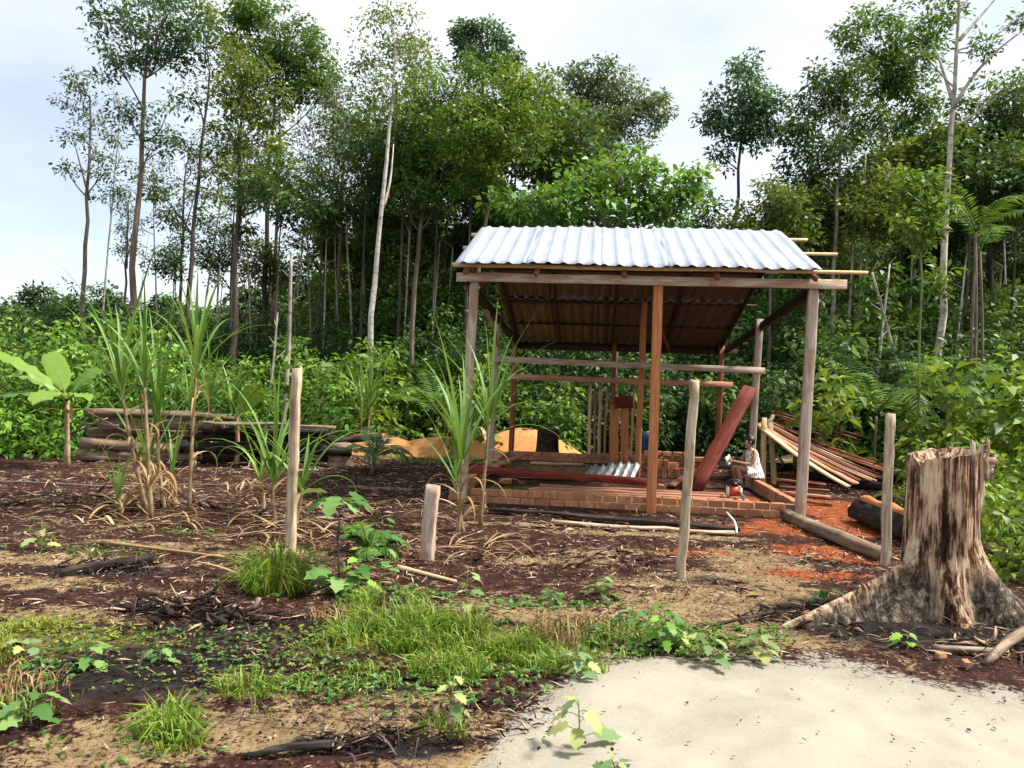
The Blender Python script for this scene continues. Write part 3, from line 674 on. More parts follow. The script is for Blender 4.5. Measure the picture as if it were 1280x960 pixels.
# bare thin stems standing among the trees
def stem(px0, py0, px1, py1, d, r, bark, label, name='bare_stem', group=None):
    b = at(px0, py0, d); t = at(px1, py1, d); b0 = b + (b - t) * ((b.z - gz(b.x, b.y) + .1) / max(t.z - b.z, .01))
    p = resample([b0, (b0 + t) / 2 + Vector((random.uniform(-.1, .1), 0, 0)), t], 9)
    o = thing(name, (b0.x, b0.y, gz(b0.x, b0.y)), label, 'tree', group)
    tw = Geo().add(*tube(p, np.linspace(r, r * .5, 9), 7, .08, seed=int(px0)))
    for q in p[4:]:
        e = q + np.array([random.uniform(-.4, .4), random.uniform(-.3, .3), random.uniform(.1, .4)])
        tw.add(*tube(bez(q, (q + e) / 2, e, 4), np.linspace(r * .35, .006, 4), 4, 0))
    tw.build('trunk', MT[bark], o, True)
stem(358, 435, 364, 318, 19, .07, 'bark_pale', 'short bare dead trunk broken off at the top left of the white tree', 'dead_trunk')
for i, (a, b, c, e, d) in enumerate([(340, 440, 347, 390, 20), (386, 430, 384, 300, 26), (402, 440, 408, 300, 27), (372, 440, 362, 330, 28), (505, 430, 512, 290, 27), (540, 440, 550, 300, 26), (556, 430, 566, 310, 28), (585, 430, 592, 320, 27), (272, 440, 275, 330, 28), (322, 440, 318, 330, 29), (215, 420, 222, 300, 30)]):
    stem(a, b, c, e, d, .045, ['bark_pale', 'bark_brown'][i % 2], 'thin bare stem standing among the trees left of the shed', group='thin bare stems left of the shed')
for i, (a, b, c, e, d) in enumerate([(1062, 440, 1070, 250, 24), (1072, 430, 1082, 190, 25), (1076, 400, 1090, 240, 27), (1098, 470, 1112, 330, 22), (1120, 440, 1090, 340, 18), (1200, 420, 1207, 330, 23), (1136, 430, 1140, 320, 24), (1262, 420, 1255, 300, 25)]):
    stem(a, b, c, e, d, .05, ['bark_pale', 'bark_white'][i % 2], 'thin pale stem standing in the dark wood right of the shed', group='thin pale stems right of the shed')

# ------------------------------------------------------------------ undergrowth: uncountable masses of leaves
def hummocks(name, label, L, leafm, leaf, dens, seed, sink=.35, spread=.8, per=16):
    r = np.random.default_rng(seed); g = Geo(); CL = []; TN = []
    for px, top, d, rx in L:
        t = at(px, top, d); h = max(t.z, .25); R = rx * d / FPX
        n = int(dens * (R * h * 2.2 + R * R)); u = nrm(r.normal(0, 1, (n, 3))); u[:, 2] = np.abs(u[:, 2])
        u[:, 1] = np.where(r.random(n) < .8, -np.abs(u[:, 1]), u[:, 1])
        k = r.random((n, 1)) ** .25
        w = 1 + .35 * (fbm(u[:, 0] * 2.2 + px, u[:, 2] * 2.2, u[:, 1] * 2.2, 3) - .5)[:, None] * 2
        c = np.array([t.x, t.y, 0]) + u * k * w * np.array([R, min(R, 1.6), h])
        c[:, 2] = np.maximum(c[:, 2], .12)
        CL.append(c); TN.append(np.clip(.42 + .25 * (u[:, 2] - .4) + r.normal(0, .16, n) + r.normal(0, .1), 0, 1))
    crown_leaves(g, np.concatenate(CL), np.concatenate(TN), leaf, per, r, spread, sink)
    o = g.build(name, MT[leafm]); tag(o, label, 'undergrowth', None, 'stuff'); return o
def spread_h(x0, x1, step, topf, d0, d1, rx, seed):
    r = random.Random(seed); L = []; x = x0
    while x <= x1:
        L.append((x + r.uniform(-step, step) * .4, topf(x) + r.uniform(-14, 14), r.uniform(d0, d1), rx * r.uniform(.7, 1.3))); x += step
    return L
ipt = lambda xs_, ys_: (lambda x: float(np.interp(x, xs_, ys_)))
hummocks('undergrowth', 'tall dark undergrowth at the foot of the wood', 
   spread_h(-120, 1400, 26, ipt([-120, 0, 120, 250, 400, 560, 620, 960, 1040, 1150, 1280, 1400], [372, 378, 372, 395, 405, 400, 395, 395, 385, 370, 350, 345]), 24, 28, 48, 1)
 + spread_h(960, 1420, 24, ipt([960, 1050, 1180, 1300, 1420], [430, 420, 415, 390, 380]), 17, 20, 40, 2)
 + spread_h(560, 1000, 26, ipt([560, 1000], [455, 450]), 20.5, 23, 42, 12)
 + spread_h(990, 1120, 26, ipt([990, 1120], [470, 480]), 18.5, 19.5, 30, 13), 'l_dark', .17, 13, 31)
hummocks('undergrowth', 'mid green leafy scrub between the clearing and the wood',
   spread_h(240, 640, 22, ipt([240, 330, 420, 560, 640], [440, 445, 440, 430, 440]), 18.5, 22, 34, 3)
 + spread_h(-60, 230, 24, ipt([-60, 60, 150, 240], [400, 415, 420, 440]), 17.5, 20, 36, 4)
 + spread_h(580, 720, 22, ipt([580, 720], [470, 480]), 19.6, 20.4, 30, 14)
 + spread_h(1040, 1130, 24, ipt([1040, 1130], [500, 505]), 17.2, 18, 26, 15) + spread_h(1150, 1420, 26, ipt([1150, 1280, 1400], [500, 480, 470]), 13, 15, 34, 5), 'l_green', .17, 13, 32)
hummocks('undergrowth', 'bright sunlit broad leaved bush at the left behind the sugarcane',
   [(60, 385, 16, 40), (150, 378, 16.5, 38), (110, 400, 15.6, 40), (205, 400, 16.5, 32), (20, 420, 15.4, 38), (170, 430, 15.8, 36), (240, 430, 17, 26), (-40, 410, 16, 40), (90, 440, 15.2, 36), (20, 495, 14.6, 40), (70, 505, 14.4, 26), (-30, 490, 14.6, 40), (330, 452, 17, 30), (420, 470, 17.5, 24), (290, 470, 16.8, 22)], 'l_bright', .17, 12, 33, per=15)
hummocks('undergrowth', 'low fresh green ferny scrub behind the big stump',
   [(1140, 545, 10.5, 22), (1180, 540, 9.6, 30), (1215, 535, 9.2, 26), (1260, 545, 8.6, 30), (1300, 560, 8.2, 30), (1170, 565, 8.8, 22), (1110, 540, 17.5, 26), (1230, 570, 8, 24), (1080, 535, 18, 24), (1272, 595, 7.4, 22), (1310, 600, 7, 30), (1255, 640, 7.0, 14)], 'l_lime', .13, 26, 34, per=14, spread=.55)
hummocks('undergrowth', 'mid green thicket rising behind the front trunks',
   spread_h(400, 1010, 24, ipt([400, 480, 560, 700, 1010], [360, 330, 315, 330, 345]), 28.5, 31, 44, 41) + spread_h(420, 700, 40, ipt([420, 700], [270, 250]), 33, 36, 40, 42) + spread_h(1040, 1420, 34, ipt([1040, 1420], [340, 320]), 22, 25, 36, 43), 'l_green', .24, 6, 37, per=20, spread=1.1)
hummocks('undergrowth', 'large leaved lighter plants standing out of the dark scrub',
   spread_h(250, 620, 60, ipt([250, 620], [455, 450]), 17.6, 18.4, 13, 21) + spread_h(1010, 1300, 62, ipt([1010, 1150, 1300], [440, 430, 420]), 15.5, 17, 18, 22) + spread_h(600, 990, 110, ipt([600, 990], [470, 470]), 20, 21, 16, 23) + [(1262, 412, 12.2, 24), (1285, 405, 12, 24), (1180, 450, 13, 20), (1200, 470, 12.8, 20)], 'l_lime', .30, 8, 36, per=9, spread=.9)
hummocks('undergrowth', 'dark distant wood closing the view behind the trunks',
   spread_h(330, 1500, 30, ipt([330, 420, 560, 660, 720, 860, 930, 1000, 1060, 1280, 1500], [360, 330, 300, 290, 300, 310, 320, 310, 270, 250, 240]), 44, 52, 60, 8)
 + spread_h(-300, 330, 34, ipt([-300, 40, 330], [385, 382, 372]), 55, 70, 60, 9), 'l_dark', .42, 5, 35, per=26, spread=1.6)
print('PART3 trees ok')

ORD = ['first', 'second', 'third', 'fourth', 'fifth', 'sixth', 'seventh', 'eighth', 'ninth', 'tenth', 'eleventh', 'twelfth', 'thirteenth', 'fourteenth', 'fifteenth', 'sixteenth', 'seventeenth', 'eighteenth']
def top(o, label, cat, group=None): return tag(o, label, cat, group)

# ------------------------------------------------------------------ lumber in and round the shed
for i in range(7):
    v = .42 + i * .17; z = .055 + (.05 if i % 2 else 0)
    o = board('plank', S(.95 + .1 * (i % 3), v, z), S(4.08 + random.uniform(-.15, .06), v - .03, z + .02), .12, .035, MT[['wood_pink', 'wood_pale', 'wood_pink'][i % 3]], segs=8, rough=.003)
    top(o, 'pinkish sawn plank lying on the shed floor, %s behind the front wall' % ORD[i], 'plank', 'planks lying on the shed floor')
for i in range(3):
    o = board('plank', S(1.0 + .05 * i, .5 + .3 * i, .145), S(4.05, .52 + .3 * i, .15), .11, .035, MT['wood_pink'], segs=8)
    top(o, 'pinkish plank on top of the floor planks, %s behind the front wall' % ORD[i], 'plank', 'planks stacked on the floor planks')
top(board('red_plank', S(-.12, 1.9, .26), S(2.75, 1.75, .2), .035, .12, MT['wood_red'], segs=8), 'long dark red plank on edge lying across the left wall and the shed floor', 'plank')
top(board('red_plank', S(-.06, 2.02, .225), S(2.3, 1.95, .17), .12, .04, MT['wood_redbrown'], segs=8), 'reddish plank lying flat behind the long red plank on edge', 'plank')
top(board('red_board', at(868, 612, 12.55), at(938, 484, 13.55), .25, .05, MT['wood_red'], up=(-.6, -1, .3), segs=8), 'wide dark red board leaning against the grey post before the seated woman', 'board')
top(board('board', S(2.36, 6.35, -.02), S(2.33, 6.5, 1.32), .19, .04, MT['post_new'], up=SV, segs=6), 'orange upright board leaning at the back wall, left of its pair', 'board')
top(board('board', S(2.57, 6.33, -.02), S(2.56, 6.5, 1.36), .17, .04, MT['post_new'], up=SV, segs=6), 'orange upright board leaning at the back wall, right of its pair', 'board')
top(board('red_board', S(2.32, 6.26, 1.36), S(2.72, 6.24, 1.4), .03, .26, MT['wood_red'], segs=4), 'short dark red board fixed across the tops of the two orange boards', 'board')
for i, (u, w) in enumerate([(1.82, .07), (1.93, .05), (2.03, .08), (2.15, .05), (2.74, .06)]):
    o = board('slat', S(u, 6.95, -.02), S(u - .04 + .02 * i, 7.25, 1.75 - .1 * (i % 2)), w, .03, MT[['wood_pale', 'wood_pink'][i % 2]], up=SV)
    top(o, 'thin upright slat leaning behind the back wall, %s from the left' % ORD[i], 'slat', 'thin slats leaning behind the shed')
for i, (u0, v0, u1, v1, z, c) in enumerate([(.3, 3.1, 1.6, 3.0, .05, 'wood_pink'), (.25, 3.4, 1.3, 3.3, .05, 'wood_redbrown'), (.2, 2.6, .5, 5.2, .24, 'wood_pink'), (3.2, 2.6, 3.9, 5.2, .06, 'wood_redbrown'), (3.45, 2.4, 4.1, 5.0, .07, 'wood_pink'), (2.9, 5.3, 4.4, 5.5, .06, 'wood_red'), (.6, 5.6, 1.7, 5.7, .05, 'wood_pale'), (3.9, 4.2, 4.5, 6.2, .1, 'wood_red')]):
    top(board('plank', S(u0, v0, z), S(u1, v1, z + .01), .14, .04, MT[c]), ['pinkish board lying flat behind the red planks at left', 'red brown board at the left rear of the floor', 'pinkish board laid along the left wall', 'red brown board under the leaning red board', 'pinkish board beside the seated woman pointing to the back', 'dark red board before the brick heap at the back', 'pale board near the back wall at left', 'dark red board by the right wall at the back'][i], 'plank', 'boards scattered on the shed floor')
# stack of loose bricks in the middle of the floor
k = 0
for r_, (n, z) in enumerate([(5, BL / 2 + .0), (4, BL + .055)]):
    for i in range(n):
        p = S(2.98 + .125 * i + .05 * r_, 4.3 + .05 * (i % 2), z + .005)
        m_ = Matrix.Translation(p) @ Matrix.Rotation(random.uniform(-.4, .2), 4, 'Z') @ (Matrix.Rotation(math.pi / 2, 4, 'Y') if r_ == 0 or i % 3 else Matrix.Rotation(math.pi / 2, 4, 'X'))
        o = put('brick', random.choice(BRICKS), m_)
        top(o, 'loose brick %s in the %s row of the stack behind the centre post' % (ORD[i], ['bottom', 'upper'][r_]), 'brick', 'bricks stacked behind the centre post')
for i in range(26):
    a = i // 7; p = S(3.05 + .2 * (i % 7) + random.uniform(-.03, .03), 6.1 - .06 * a + random.uniform(-.03, .03), .05 + .095 * a)
    o = put('brick', random.choice(BRICKS), Matrix.Translation(p) @ Matrix.Rotation(random.uniform(-.25, .25), 4, 'Z'))
    top(o, 'loose brick in the rough heap by the back wall behind the centre post', 'brick', 'bricks heaped by the back wall')
for i, (px, py, dd) in enumerate([(632, 604, 0), (826, 612, .05), (985, 631, 0), (1176, 825, 0), (1208, 838, 0)]):
    p = gnd(px, py, .035); m_ = Matrix.Translation(p) @ Matrix.Rotation(.5 + i, 4, 'Z') @ Matrix.Rotation(.1, 4, 'X') @ Matrix.Scale(1 if i < 3 else .35, 4)
    top(put('brick' if i < 3 else 'brick_fragment', BRICKS[i], m_), ['single brick lying at the left end of the red plank', 'single brick under the right end of the red plank', 'tilted brick beside the right shed post', 'orange brick fragment on the sand edge, nearer the big stump', 'orange brick fragment on the sand edge, nearer the camera'][i], 'brick')
# bits of ribbed sheet propped on the floor
MT['zinc'] = plain('weathered_zinc', (.42, .44, .45), .5, .6, c2=(.26, .27, .27), scale=6)
for i, (u, v, w, tilt) in enumerate([(2.05, 3.6, 0.6, .36), (1.72, 3.4, .45, .25)]):
    V, Fq = ribbed(w, .6, .15, .04, seed=40 + i, wav=.01)
    m_ = Matrix.Translation(S(u, v, .05)) @ Matrix.Rotation(-.35, 4, 'Z') @ Matrix.Rotation(tilt, 4, 'X')
    o = put('ribbed_sheet', Geo().add(V, Fq).mesh('ribbed_sheet', MT['zinc']), m_)
    top(o, ['grey offcut of ribbed metal sheet propped on the shed floor', 'lower grey offcut of ribbed sheet lying left of the propped one'][i], 'metal sheet')
# boards lying on the soil in front
a, b_ = gnd(612, 641, .05), gnd(925, 664, .04)
top(board('plank', a, b_, .12, .04, MT['wood_burnt_shade'], segs=8, rough=.006), 'shadow coloured plank lying on the soil along the front wall', 'plank')  # dark shadow by the pale plank, painted as a black board
top(board('plank', gnd(690, 656, .04), gnd(918, 668, .03), .09, .03, MT['post_fence'], segs=8, rough=.005), 'pale weathered plank lying in front of the shadow coloured plank', 'plank')
MT['white'] = plain('white_plastic', (.75, .73, .69), .4, c2=(.62, .6, .55))
pp = [gnd(908, 650, .1), gnd(921, 664, .1), gnd(921, 667, .02)]
top(Geo().add(*tube(resample(pp, 7), .013, 8)).build('bent_pipe', MT['white'], None, True), 'short bent white pipe standing at the end of the pale plank', 'pipe')
# trestle and fanned planks right of the shed
tr = thing('trestle', at(958, 590, 14.0), 'rough trestle of two pale uprights behind the seated woman holding the leaning planks', 'trestle')
b0 = at(954, 598, 13.9); b1 = at(955, 522, 13.9); b0.z = -.2
board('upright', b0, b1, .09, .06, MT['wood_pale'], tr, up=(0, 1, 0)); 
c0 = at(969, 592, 14.1); c1 = at(963, 528, 14.3); c0.z = -.15
board('upright', c0, c1, .09, .05, MT['wood_pale'], tr, up=(0, 1, 0))
q0 = at(948, 541, 14.0); q1 = at(975, 536, 14.9)
board('crossbar', at(956, 536, 13.95), at(966, 520, 16.4), .07, .07, MT['wood_log'], tr)
r = random.Random(5)
for i in range(16):
    t = i / 15
    e0 = at(948 + 14 * t, 530 - 4 * t, 14.0 + 2.3 * t) ; e0.z = 1.08 + .03 * (i % 2)
    e1 = at(1060 + 70 * min(1, t * 1.3) + r.uniform(-6, 6), 590 + r.uniform(-4, 4), 12.9 + 2.7 * t); e1.z = .14 + .04 * (i % 3)
    c = ['wood_pale', 'wood_pink', 'wood_redbrown', 'wood_pale', 'wood_pink', 'wood_redbrown'][i % 6] if i < 10 else ['wood_redbrown', 'wood_pink', 'wood_red'][i % 3]
    o = board('plank', e0, e1, .17, .03, MT[c], sag=.05, segs=8)
    top(o, '%s plank, %s from the front in the fanned lumber right of the woman' % ({'wood_pale': 'pale', 'wood_pink': 'pinkish', 'wood_red': 'dark red', 'wood_redbrown': 'red brown'}[c], ORD[i]), 'plank', 'fanned lumber right of the shed')
for i in range(4):
    e0 = at(962 + 6 * i, 513 + 5 * i, 16.6); e1 = at(1075 - 6 * i, 545 + 3 * i, 16.8); 
    top(board('plank', e0, e1, .13, .04, MT['wood_pink' if i % 2 else 'wood_redbrown']), 'reddish plank of the rear leaning bundle, %s from the top' % ORD[i], 'plank', 'rear bundle of leaning planks')
for i in range(7):
    p = gnd(962 + 4 * i, 600 + 5 * i, .05 + .03 * (i % 2)); q = p + Vector((.9 - .05 * i, -.35 + .04 * i, -.02))
    c = ['wood_redbrown', 'wood_pink', 'wood_red'][i % 3]
    top(board('offcut', p, q, .1, .04, MT[c]), 'reddish offcut in the low pile beside the right wall, %s from the back' % ORD[i], 'plank', 'offcuts beside the right wall')
top(board('board', gnd(972, 590, .2), gnd(1000, 582, .24), .45, .03, MT['wood_pale']), 'short wide pale board lying below the fanned lumber', 'board')
for i in range(3):
    top(board('plank', gnd(1236, 690 + 4 * i, .1), gnd(1330, 716 + 5 * i, .06 + .03 * i), .1, .035, MT['wood_pale']), 'pale plank end showing right of the big stump, %s from the back' % ORD[i], 'plank', 'planks behind the big stump')

# ------------------------------------------------------------------ logs
def log(p0, p1, r0, r1, mat, label, sides=11, jit=.07, bend=.0, name='log', group=None, seg=10):
    p0, p1 = Vector(p0), Vector(p1)
    P = resample([p0, (p0 + p1) / 2 + Vector((0, 0, bend)), p1], seg); n = len(P)
    L = (p1 - p0).length; M_ = frame_of(p0, p1); inv = np.array(M_.inverted())
    Q = P @ inv[:3, :3].T + inv[:3, 3]
    _bs[0] += 1
    V, Fc = tube(Q, np.linspace(r0, r1, n), sides, jit, seed=_bs[0])
    return top(put(name, Geo().add(V, Fc).mesh(name, mat, smooth=False), M_), label, 'log', group)
log(gnd(982, 651, .07), gnd(1106, 702, .065), .08, .075, MT['wood_log'], 'grey brown log lying on red soil between the shed and the slim right post')
lg = log(gnd(1074, 652, .15), gnd(1195, 702, .15), .155, .16, MT['wood_burnt_shade'], 'thick blackened log capped with orange sawdust behind the slim right post', jit=.1)
MT['sawdust'] = plain('orange_sawdust', (.55, .22, .07), .95, c2=(.36, .12, .035), scale=30)
sd = Geo(); pA = gnd(1076, 652, .275); pB = gnd(1190, 700, .29)
sd.add(*tube([pA + (pB - pA) * t for t in np.linspace(.03, .97, 12)], .075 + .015 * np.sin(np.arange(12) * 2), 8, .2))
top(sd.build('sawdust', MT['sawdust'], None, True), 'orange sawdust heaped along the thick blackened log', 'sawdust')
for i, (x0, y0, x1, y1, rr, m_) in enumerate([(1008, 588, 1140, 606, .12, 'wood_burnt_shade'), (1015, 600, 1135, 622, .1, 'wood_burnt_shade'), (1030, 592, 1132, 600, .08, 'wood_log'), (1100, 628, 1140, 640, .09, 'wood_burnt_shade')]):
    log(gnd(x0, y0, rr), gnd(x1, y1, rr), rr, rr * .8, MT[m_], ['black burnt log under the fanned planks, the longest', 'black burnt log just in front of the longest one under the planks', 'thin greyish log on the burnt logs under the planks', 'short burnt log end beside the thick sawdust log'][i])
LP = [(96, 585, 250, 578, .13, 0), (120, 574, 300, 572, .12, 0), (260, 578, 420, 572, .12, 1), (90, 563, 270, 556, .13, .26), (210, 560, 380, 566, .12, .24), (100, 550, 290, 544, .12, .5), (280, 566, 440, 560, .13, .26), (140, 540, 300, 538, .12, .72), (230, 545, 420, 552, .12, .5), (115, 530, 300, 527, .11, .92), (250, 556, 410, 560, .1, .7)]
for i, (x0, y0, x1, y1, rr, zz) in enumerate(LP):
    d = 13.9 + .12 * (i % 3)
    zb = [.12, .12, .12, .34, .33, .55, .33, .75, .55, .95, .74][i]
    a = at(x0, 560, d); c = at(x1, 560, d + .4); a.z = zb; c.z = zb + .02 * (i % 3) - .02
    rr *= .82; zb *= .9; a.z = zb + random.uniform(-.03, .05); c.z = zb + random.uniform(-.06, .03); a.x += random.uniform(-.4, .3)
    log(a, c, rr, rr * .75, MT['wood_burnt_shade' if i in (2, 6, 8, 4, 10) else 'wood_log'],  # black on middle and right logs paints the pile's shadowed section
        '%s log in the pile behind the sugarcane, %s' % ('shadow coloured' if i in (2, 6, 8, 4, 10) else 'grey brown', ['lowest at the left', 'lowest in the middle', 'lowest at the right', 'second layer at the left', 'second layer in the middle', 'third layer at the left', 'second layer at the right', 'fourth layer at the left', 'third layer at the right', 'topmost at the left', 'topmost at the right'][i]), jit=.16, bend=random.uniform(-.04, .06), group='log pile on the left')
for i in range(4):
    a = at(80 + 10 * i, 555 - 13 * i, 13.5); c = at(120 + 14 * i, 512 + 10 * i, 13.5)
    top(board('stick', a, c, .03, .03, MT['wood_log']), 'thin stick poking from the left end of the log pile, %s from below' % ORD[i], 'stick', 'sticks at the log pile')
top(board('slab', at(250, 528, 13.6), at(420, 533, 14.0), .3, .05, MT['wood_log'], segs=8, rough=.01), 'flat weathered slab lying along the top of the log pile', 'slab')
log(gnd(405, 572, .32), at(478, 545, 16.4), .08, .07, MT['wood_burnt_shade'], 'blackened thin log in front of the orange sand')
log(gnd(700, 540, .3), gnd(960, 545, .35), .14, .1, MT['wood_log'], 'long fallen trunk lying in the scrub behind the shed')
log(gnd(820, 536, .7), gnd(965, 533, .8), .1, .09, MT['wood_redbrown'], 'reddish fallen log behind the shed at the right')
log(gnd(75, 722, .02), gnd(190, 706, .05), .035, .03, MT['wood_burnt_shade'], 'charred branch lying at the left between the cane and the yellow grass', jit=.38, bend=.03)
log(gnd(1232, 834, .02), gnd(1300, 796, .07), .024, .032, MT['wood_log'], 'broken root lying at the right edge below the big stump', jit=.35, bend=.05)
log(gnd(1165, 815, .03), gnd(1260, 822, .04), .025, .015, MT['wood_log'], 'thin stick lying before the big stump')
log(gnd(128, 682, .025), gnd(280, 698, .02), .018, .01, MT['l_dry'], 'long dry cane stick lying on the bare soil at left', jit=.05)
log(gnd(305, 950, .015), gnd(430, 938, .02), .012, .018, MT['wood_burnt_shade'], 'charred stick lying at the bottom edge in the tan soil', jit=.35, bend=.02)
log(gnd(860, 793, .03), gnd(968, 770, .03), .015, .01, MT['wood_burnt_shade'], 'dark stick lying left of the stump root', jit=.2)
log(gnd(497, 712, .03), gnd(570, 730, .03), .02, .012, MT['wood_pale'], 'pale stick lying at the foot of the short white post', jit=.1)
for i in range(9):
    p = gnd(180 + 17 * i, 748 + (i * 37 % 46), .04); q = p + Vector((random.uniform(-.16, .16), random.uniform(-.06, .06), random.uniform(0, .08)))
    log(p, q, .022, .014, MT['wood_burnt_shade' if i % 4 else 'wood_log'], 'short charred wood piece in the burnt heap at left, %s from the left' % ORD[i], jit=.45, name='charred_piece', group='burnt wood heap', sides=7, seg=4)

# ------------------------------------------------------------------ stakes
def stake(x0, y0, x1, y1, w, label, mat='post_fence', tap=.9, t=None):
    b = gnd(x0, y0); d = b.y; e = at(x1, y1, d); b = b + (b - e).normalized() * .3
    o = board('fence_post', b, e, w, t or w * .8, MT[mat], up=(.3, 1, 0), segs=14, rough=.0045, taper=tap, chip=.012)
    return top(o, label, 'post')
stake(363, 692, 371, 460, .088, 'tall weathered fence post standing among the sugarcane leaves at left', tap=.92)
stake(533, 700, 541, 607, .13, 'short thick whitish post stub in the middle foreground', 'post_grey', .95, .07)
stake(851, 727, 868, 475, .078, 'crooked split fence post standing before the shed front', tap=1.05)
stake(1106, 706, 1113, 517, .083, 'slim straight fence post left of the big stump', tap=1.0)

# ------------------------------------------------------------------ big stump
def stumpmat():
    m, nt, b = newmat('decayed_stump_wood')
    v = coords(nt, 'Object', (17, 17, 1.3)); v2 = coords(nt, 'Object', (3.2, 3.2, 1.6)); v3 = coords(nt, 'Object', (60, 60, 5))
    n1 = noise(nt, v, 1, 7, .7, .6); n2 = noise(nt, v2, 1.2, 6, .65); n3 = noise(nt, v3, 1, 4, .7)
    k = math_(nt, 'ADD', math_(nt, 'MULTIPLY', n1, .62), math_(nt, 'ADD', math_(nt, 'MULTIPLY', n2, .5), math_(nt, 'SUBTRACT', math_(nt, 'MULTIPLY', n3, .25), .175)))
    col = ramp(nt, k, [(.40, (.012, .008, .006)), (.465, (.07, .032, .02)), (.50, (.25, .14, .08)), (.545, (.50, .355, .235)), (.64, (.66, .53, .40))])
    a = N(nt, 'ShaderNodeAttribute', attribute_name='tint').outputs['Fac']
    v4 = coords(nt, 'Object', (13, 13, 9)); n4 = noise(nt, v4, 1.5, 9, .78, .5)
    bark = ramp(nt, n4, [(.40, (.012, .010, .008)), (.49, (.06, .046, .032)), (.56, (.17, .135, .095)), (.66, (.42, .37, .29))])
    f = math_(nt, 'ADD', a, math_(nt, 'MULTIPLY', math_(nt, 'SUBTRACT', n2, .5), 1.2))
    r_ = N(nt, 'ShaderNodeMapRange'); r_.inputs[1].default_value = .3; r_.inputs[2].default_value = .75; nt.links.new(f, r_.inputs[0])
    nt.links.new(mixc(nt, r_.outputs[0], col, bark), b.inputs['Base Color']); b.inputs['Roughness'].default_value = .9; b.inputs['Specular IOR Level'].default_value = .15
    bump(nt, b, math_(nt, 'ADD', k, math_(nt, 'MULTIPLY', n4, .4)), .9, .03)
    return m
sc = on_ground(1172, 768); sc.z = 0
stump = thing('tree_stump', sc, 'big weathered tree stump with spreading roots at the right edge of the sand', 'stump')
ns, nr = 420, 84
th = np.linspace(0, 2 * np.pi, ns, endpoint=False); zt = np.linspace(0, 1, nr) ** 1.15
TH, ZT = np.meshgrid(th, zt)
topz = 1.22 + .035 * np.cos(TH - .4) + .05 * (fbm(np.cos(TH) * 3, np.sin(TH) * 3, 2, 4) - .5) - .05 * np.exp(-((TH - 3.6) / .12) ** 2)
ZZ = -.12 + ZT * (topz + .12)
def adif(t, c): return (t - c + np.pi) % (2 * np.pi) - np.pi
zc = np.clip(ZZ, 0, 2)
R_ = .245 + .05 * np.exp(-zc / .2) + .012 * (1.2 - zc)
def spur(c, L, w, hgt, p=1.4):
    c2 = c + .18 * np.clip(1 - zc / hgt, 0, 1) * .4
    return L * np.exp(-(adif(TH, c2) / w) ** 2) * np.clip(1 - zc / hgt, 0, 1) ** p
R_ = R_ + np.maximum.reduce([spur(math.radians(196), 1.12, .075, .48, 1.3), spur(math.radians(200), .34, .34, .6, 1.5)]) 
R_ = R_ + spur(math.radians(-42), .36, .38, .62, 1.3) + spur(math.radians(-8), .42, .26, .5, 1.3) + spur(math.radians(60), .5, .2, .4) + spur(math.radians(125), .45, .22, .4) + spur(math.radians(-100), .13, .3, .5) 
cx, sx = np.cos(TH), np.sin(TH)
R_ = R_ * (1 + .10 * (fbm(cx * 5, sx * 5, ZZ * .7, 3) - .5) + .07 * (fbm(cx * 16, sx * 16, ZZ * .9, 3) - .5)) + .03 * (fbm(cx * 3, sx * 3, ZZ * 5, 4) - .5) * np.clip(1 - zc / .6, 0, 1)
gap = np.exp(-(adif(TH, math.radians(-112)) / .1) ** 2) * np.exp(-((zc - .62) / .2) ** 2)
R_ = R_ - .045 * gap
V = np.stack([sc.x + R_ * cx, sc.y + R_ * sx * .92, ZZ], -1).reshape(-1, 3)
ii = np.arange(ns * nr).reshape(nr, ns); j2 = np.roll(ii, -1, 1)
Q = np.stack([ii[:-1], j2[:-1], j2[1:], ii[1:]], -1).reshape(-1, 4)
bk_ = np.clip((.52 - zc) / .3, 0, 1) * (.45 + .55 * np.clip(np.exp(-(adif(TH, math.radians(-35)) / .6) ** 2) + np.exp(-(adif(TH, math.radians(-150)) / .35) ** 2) * .9, 0, 1)) 
bk_ = bk_ * (1 - .9 * np.exp(-(adif(TH, math.radians(-98)) / .22) ** 2)) * (1 - .8 * np.exp(-(adif(TH, math.radians(198)) / .05) ** 2))
sg = Geo().add(V, Q, bk_[:-1].ravel())
lastr, cen = V.reshape(nr, ns, 3)[-1], np.array([sc.x, sc.y, 0])
inn = []
for f_, dz in ((.9, -.03), (.7, -.09), (.4, -.13), (.05, -.15)):
    w = lastr.copy(); w[:, :2] = cen[:2] + (lastr[:, :2] - cen[:2]) * f_; w[:, 2] += dz + .03 * (vnoise(w[:, 0] * 14, w[:, 1] * 14) - .5); inn.append(w)
inn = np.stack([lastr] + inn); m5 = len(inn); ii = np.arange(ns * m5).reshape(m5, ns); j2 = np.roll(ii, -1, 1)
sg.add(inn.reshape(-1, 3), np.stack([ii[:-1], j2[:-1], j2[1:], ii[1:]], -1).reshape(-1, 4), 0.0)
sg.build('stump_body', stumpmat(), stump, True)
for i, (x0, y0, x1, y1, w, dy) in enumerate([(1224, 640, 1228, 556, .045, .05), (1234, 600, 1235, 548, .02, .03), (1220, 660, 1216, 552, .03, -.05)]):
    board('splinter', at(x0, y0, sc.y + dy), at(x1, y1, sc.y + dy), w, .02, MT['post_grey'], stump, up=(0, 1, 0), chip=.02)
top(put('wood_chunk', lenmesh('wood_chunk', .2, .11, .05, MT['post_grey'], segs=7, rough=.02, chip=.03), frame_of(at(1229, 596, sc.y + .1), at(1236, 560, sc.y + .1), (0, 1, 0)), stump), None, None)
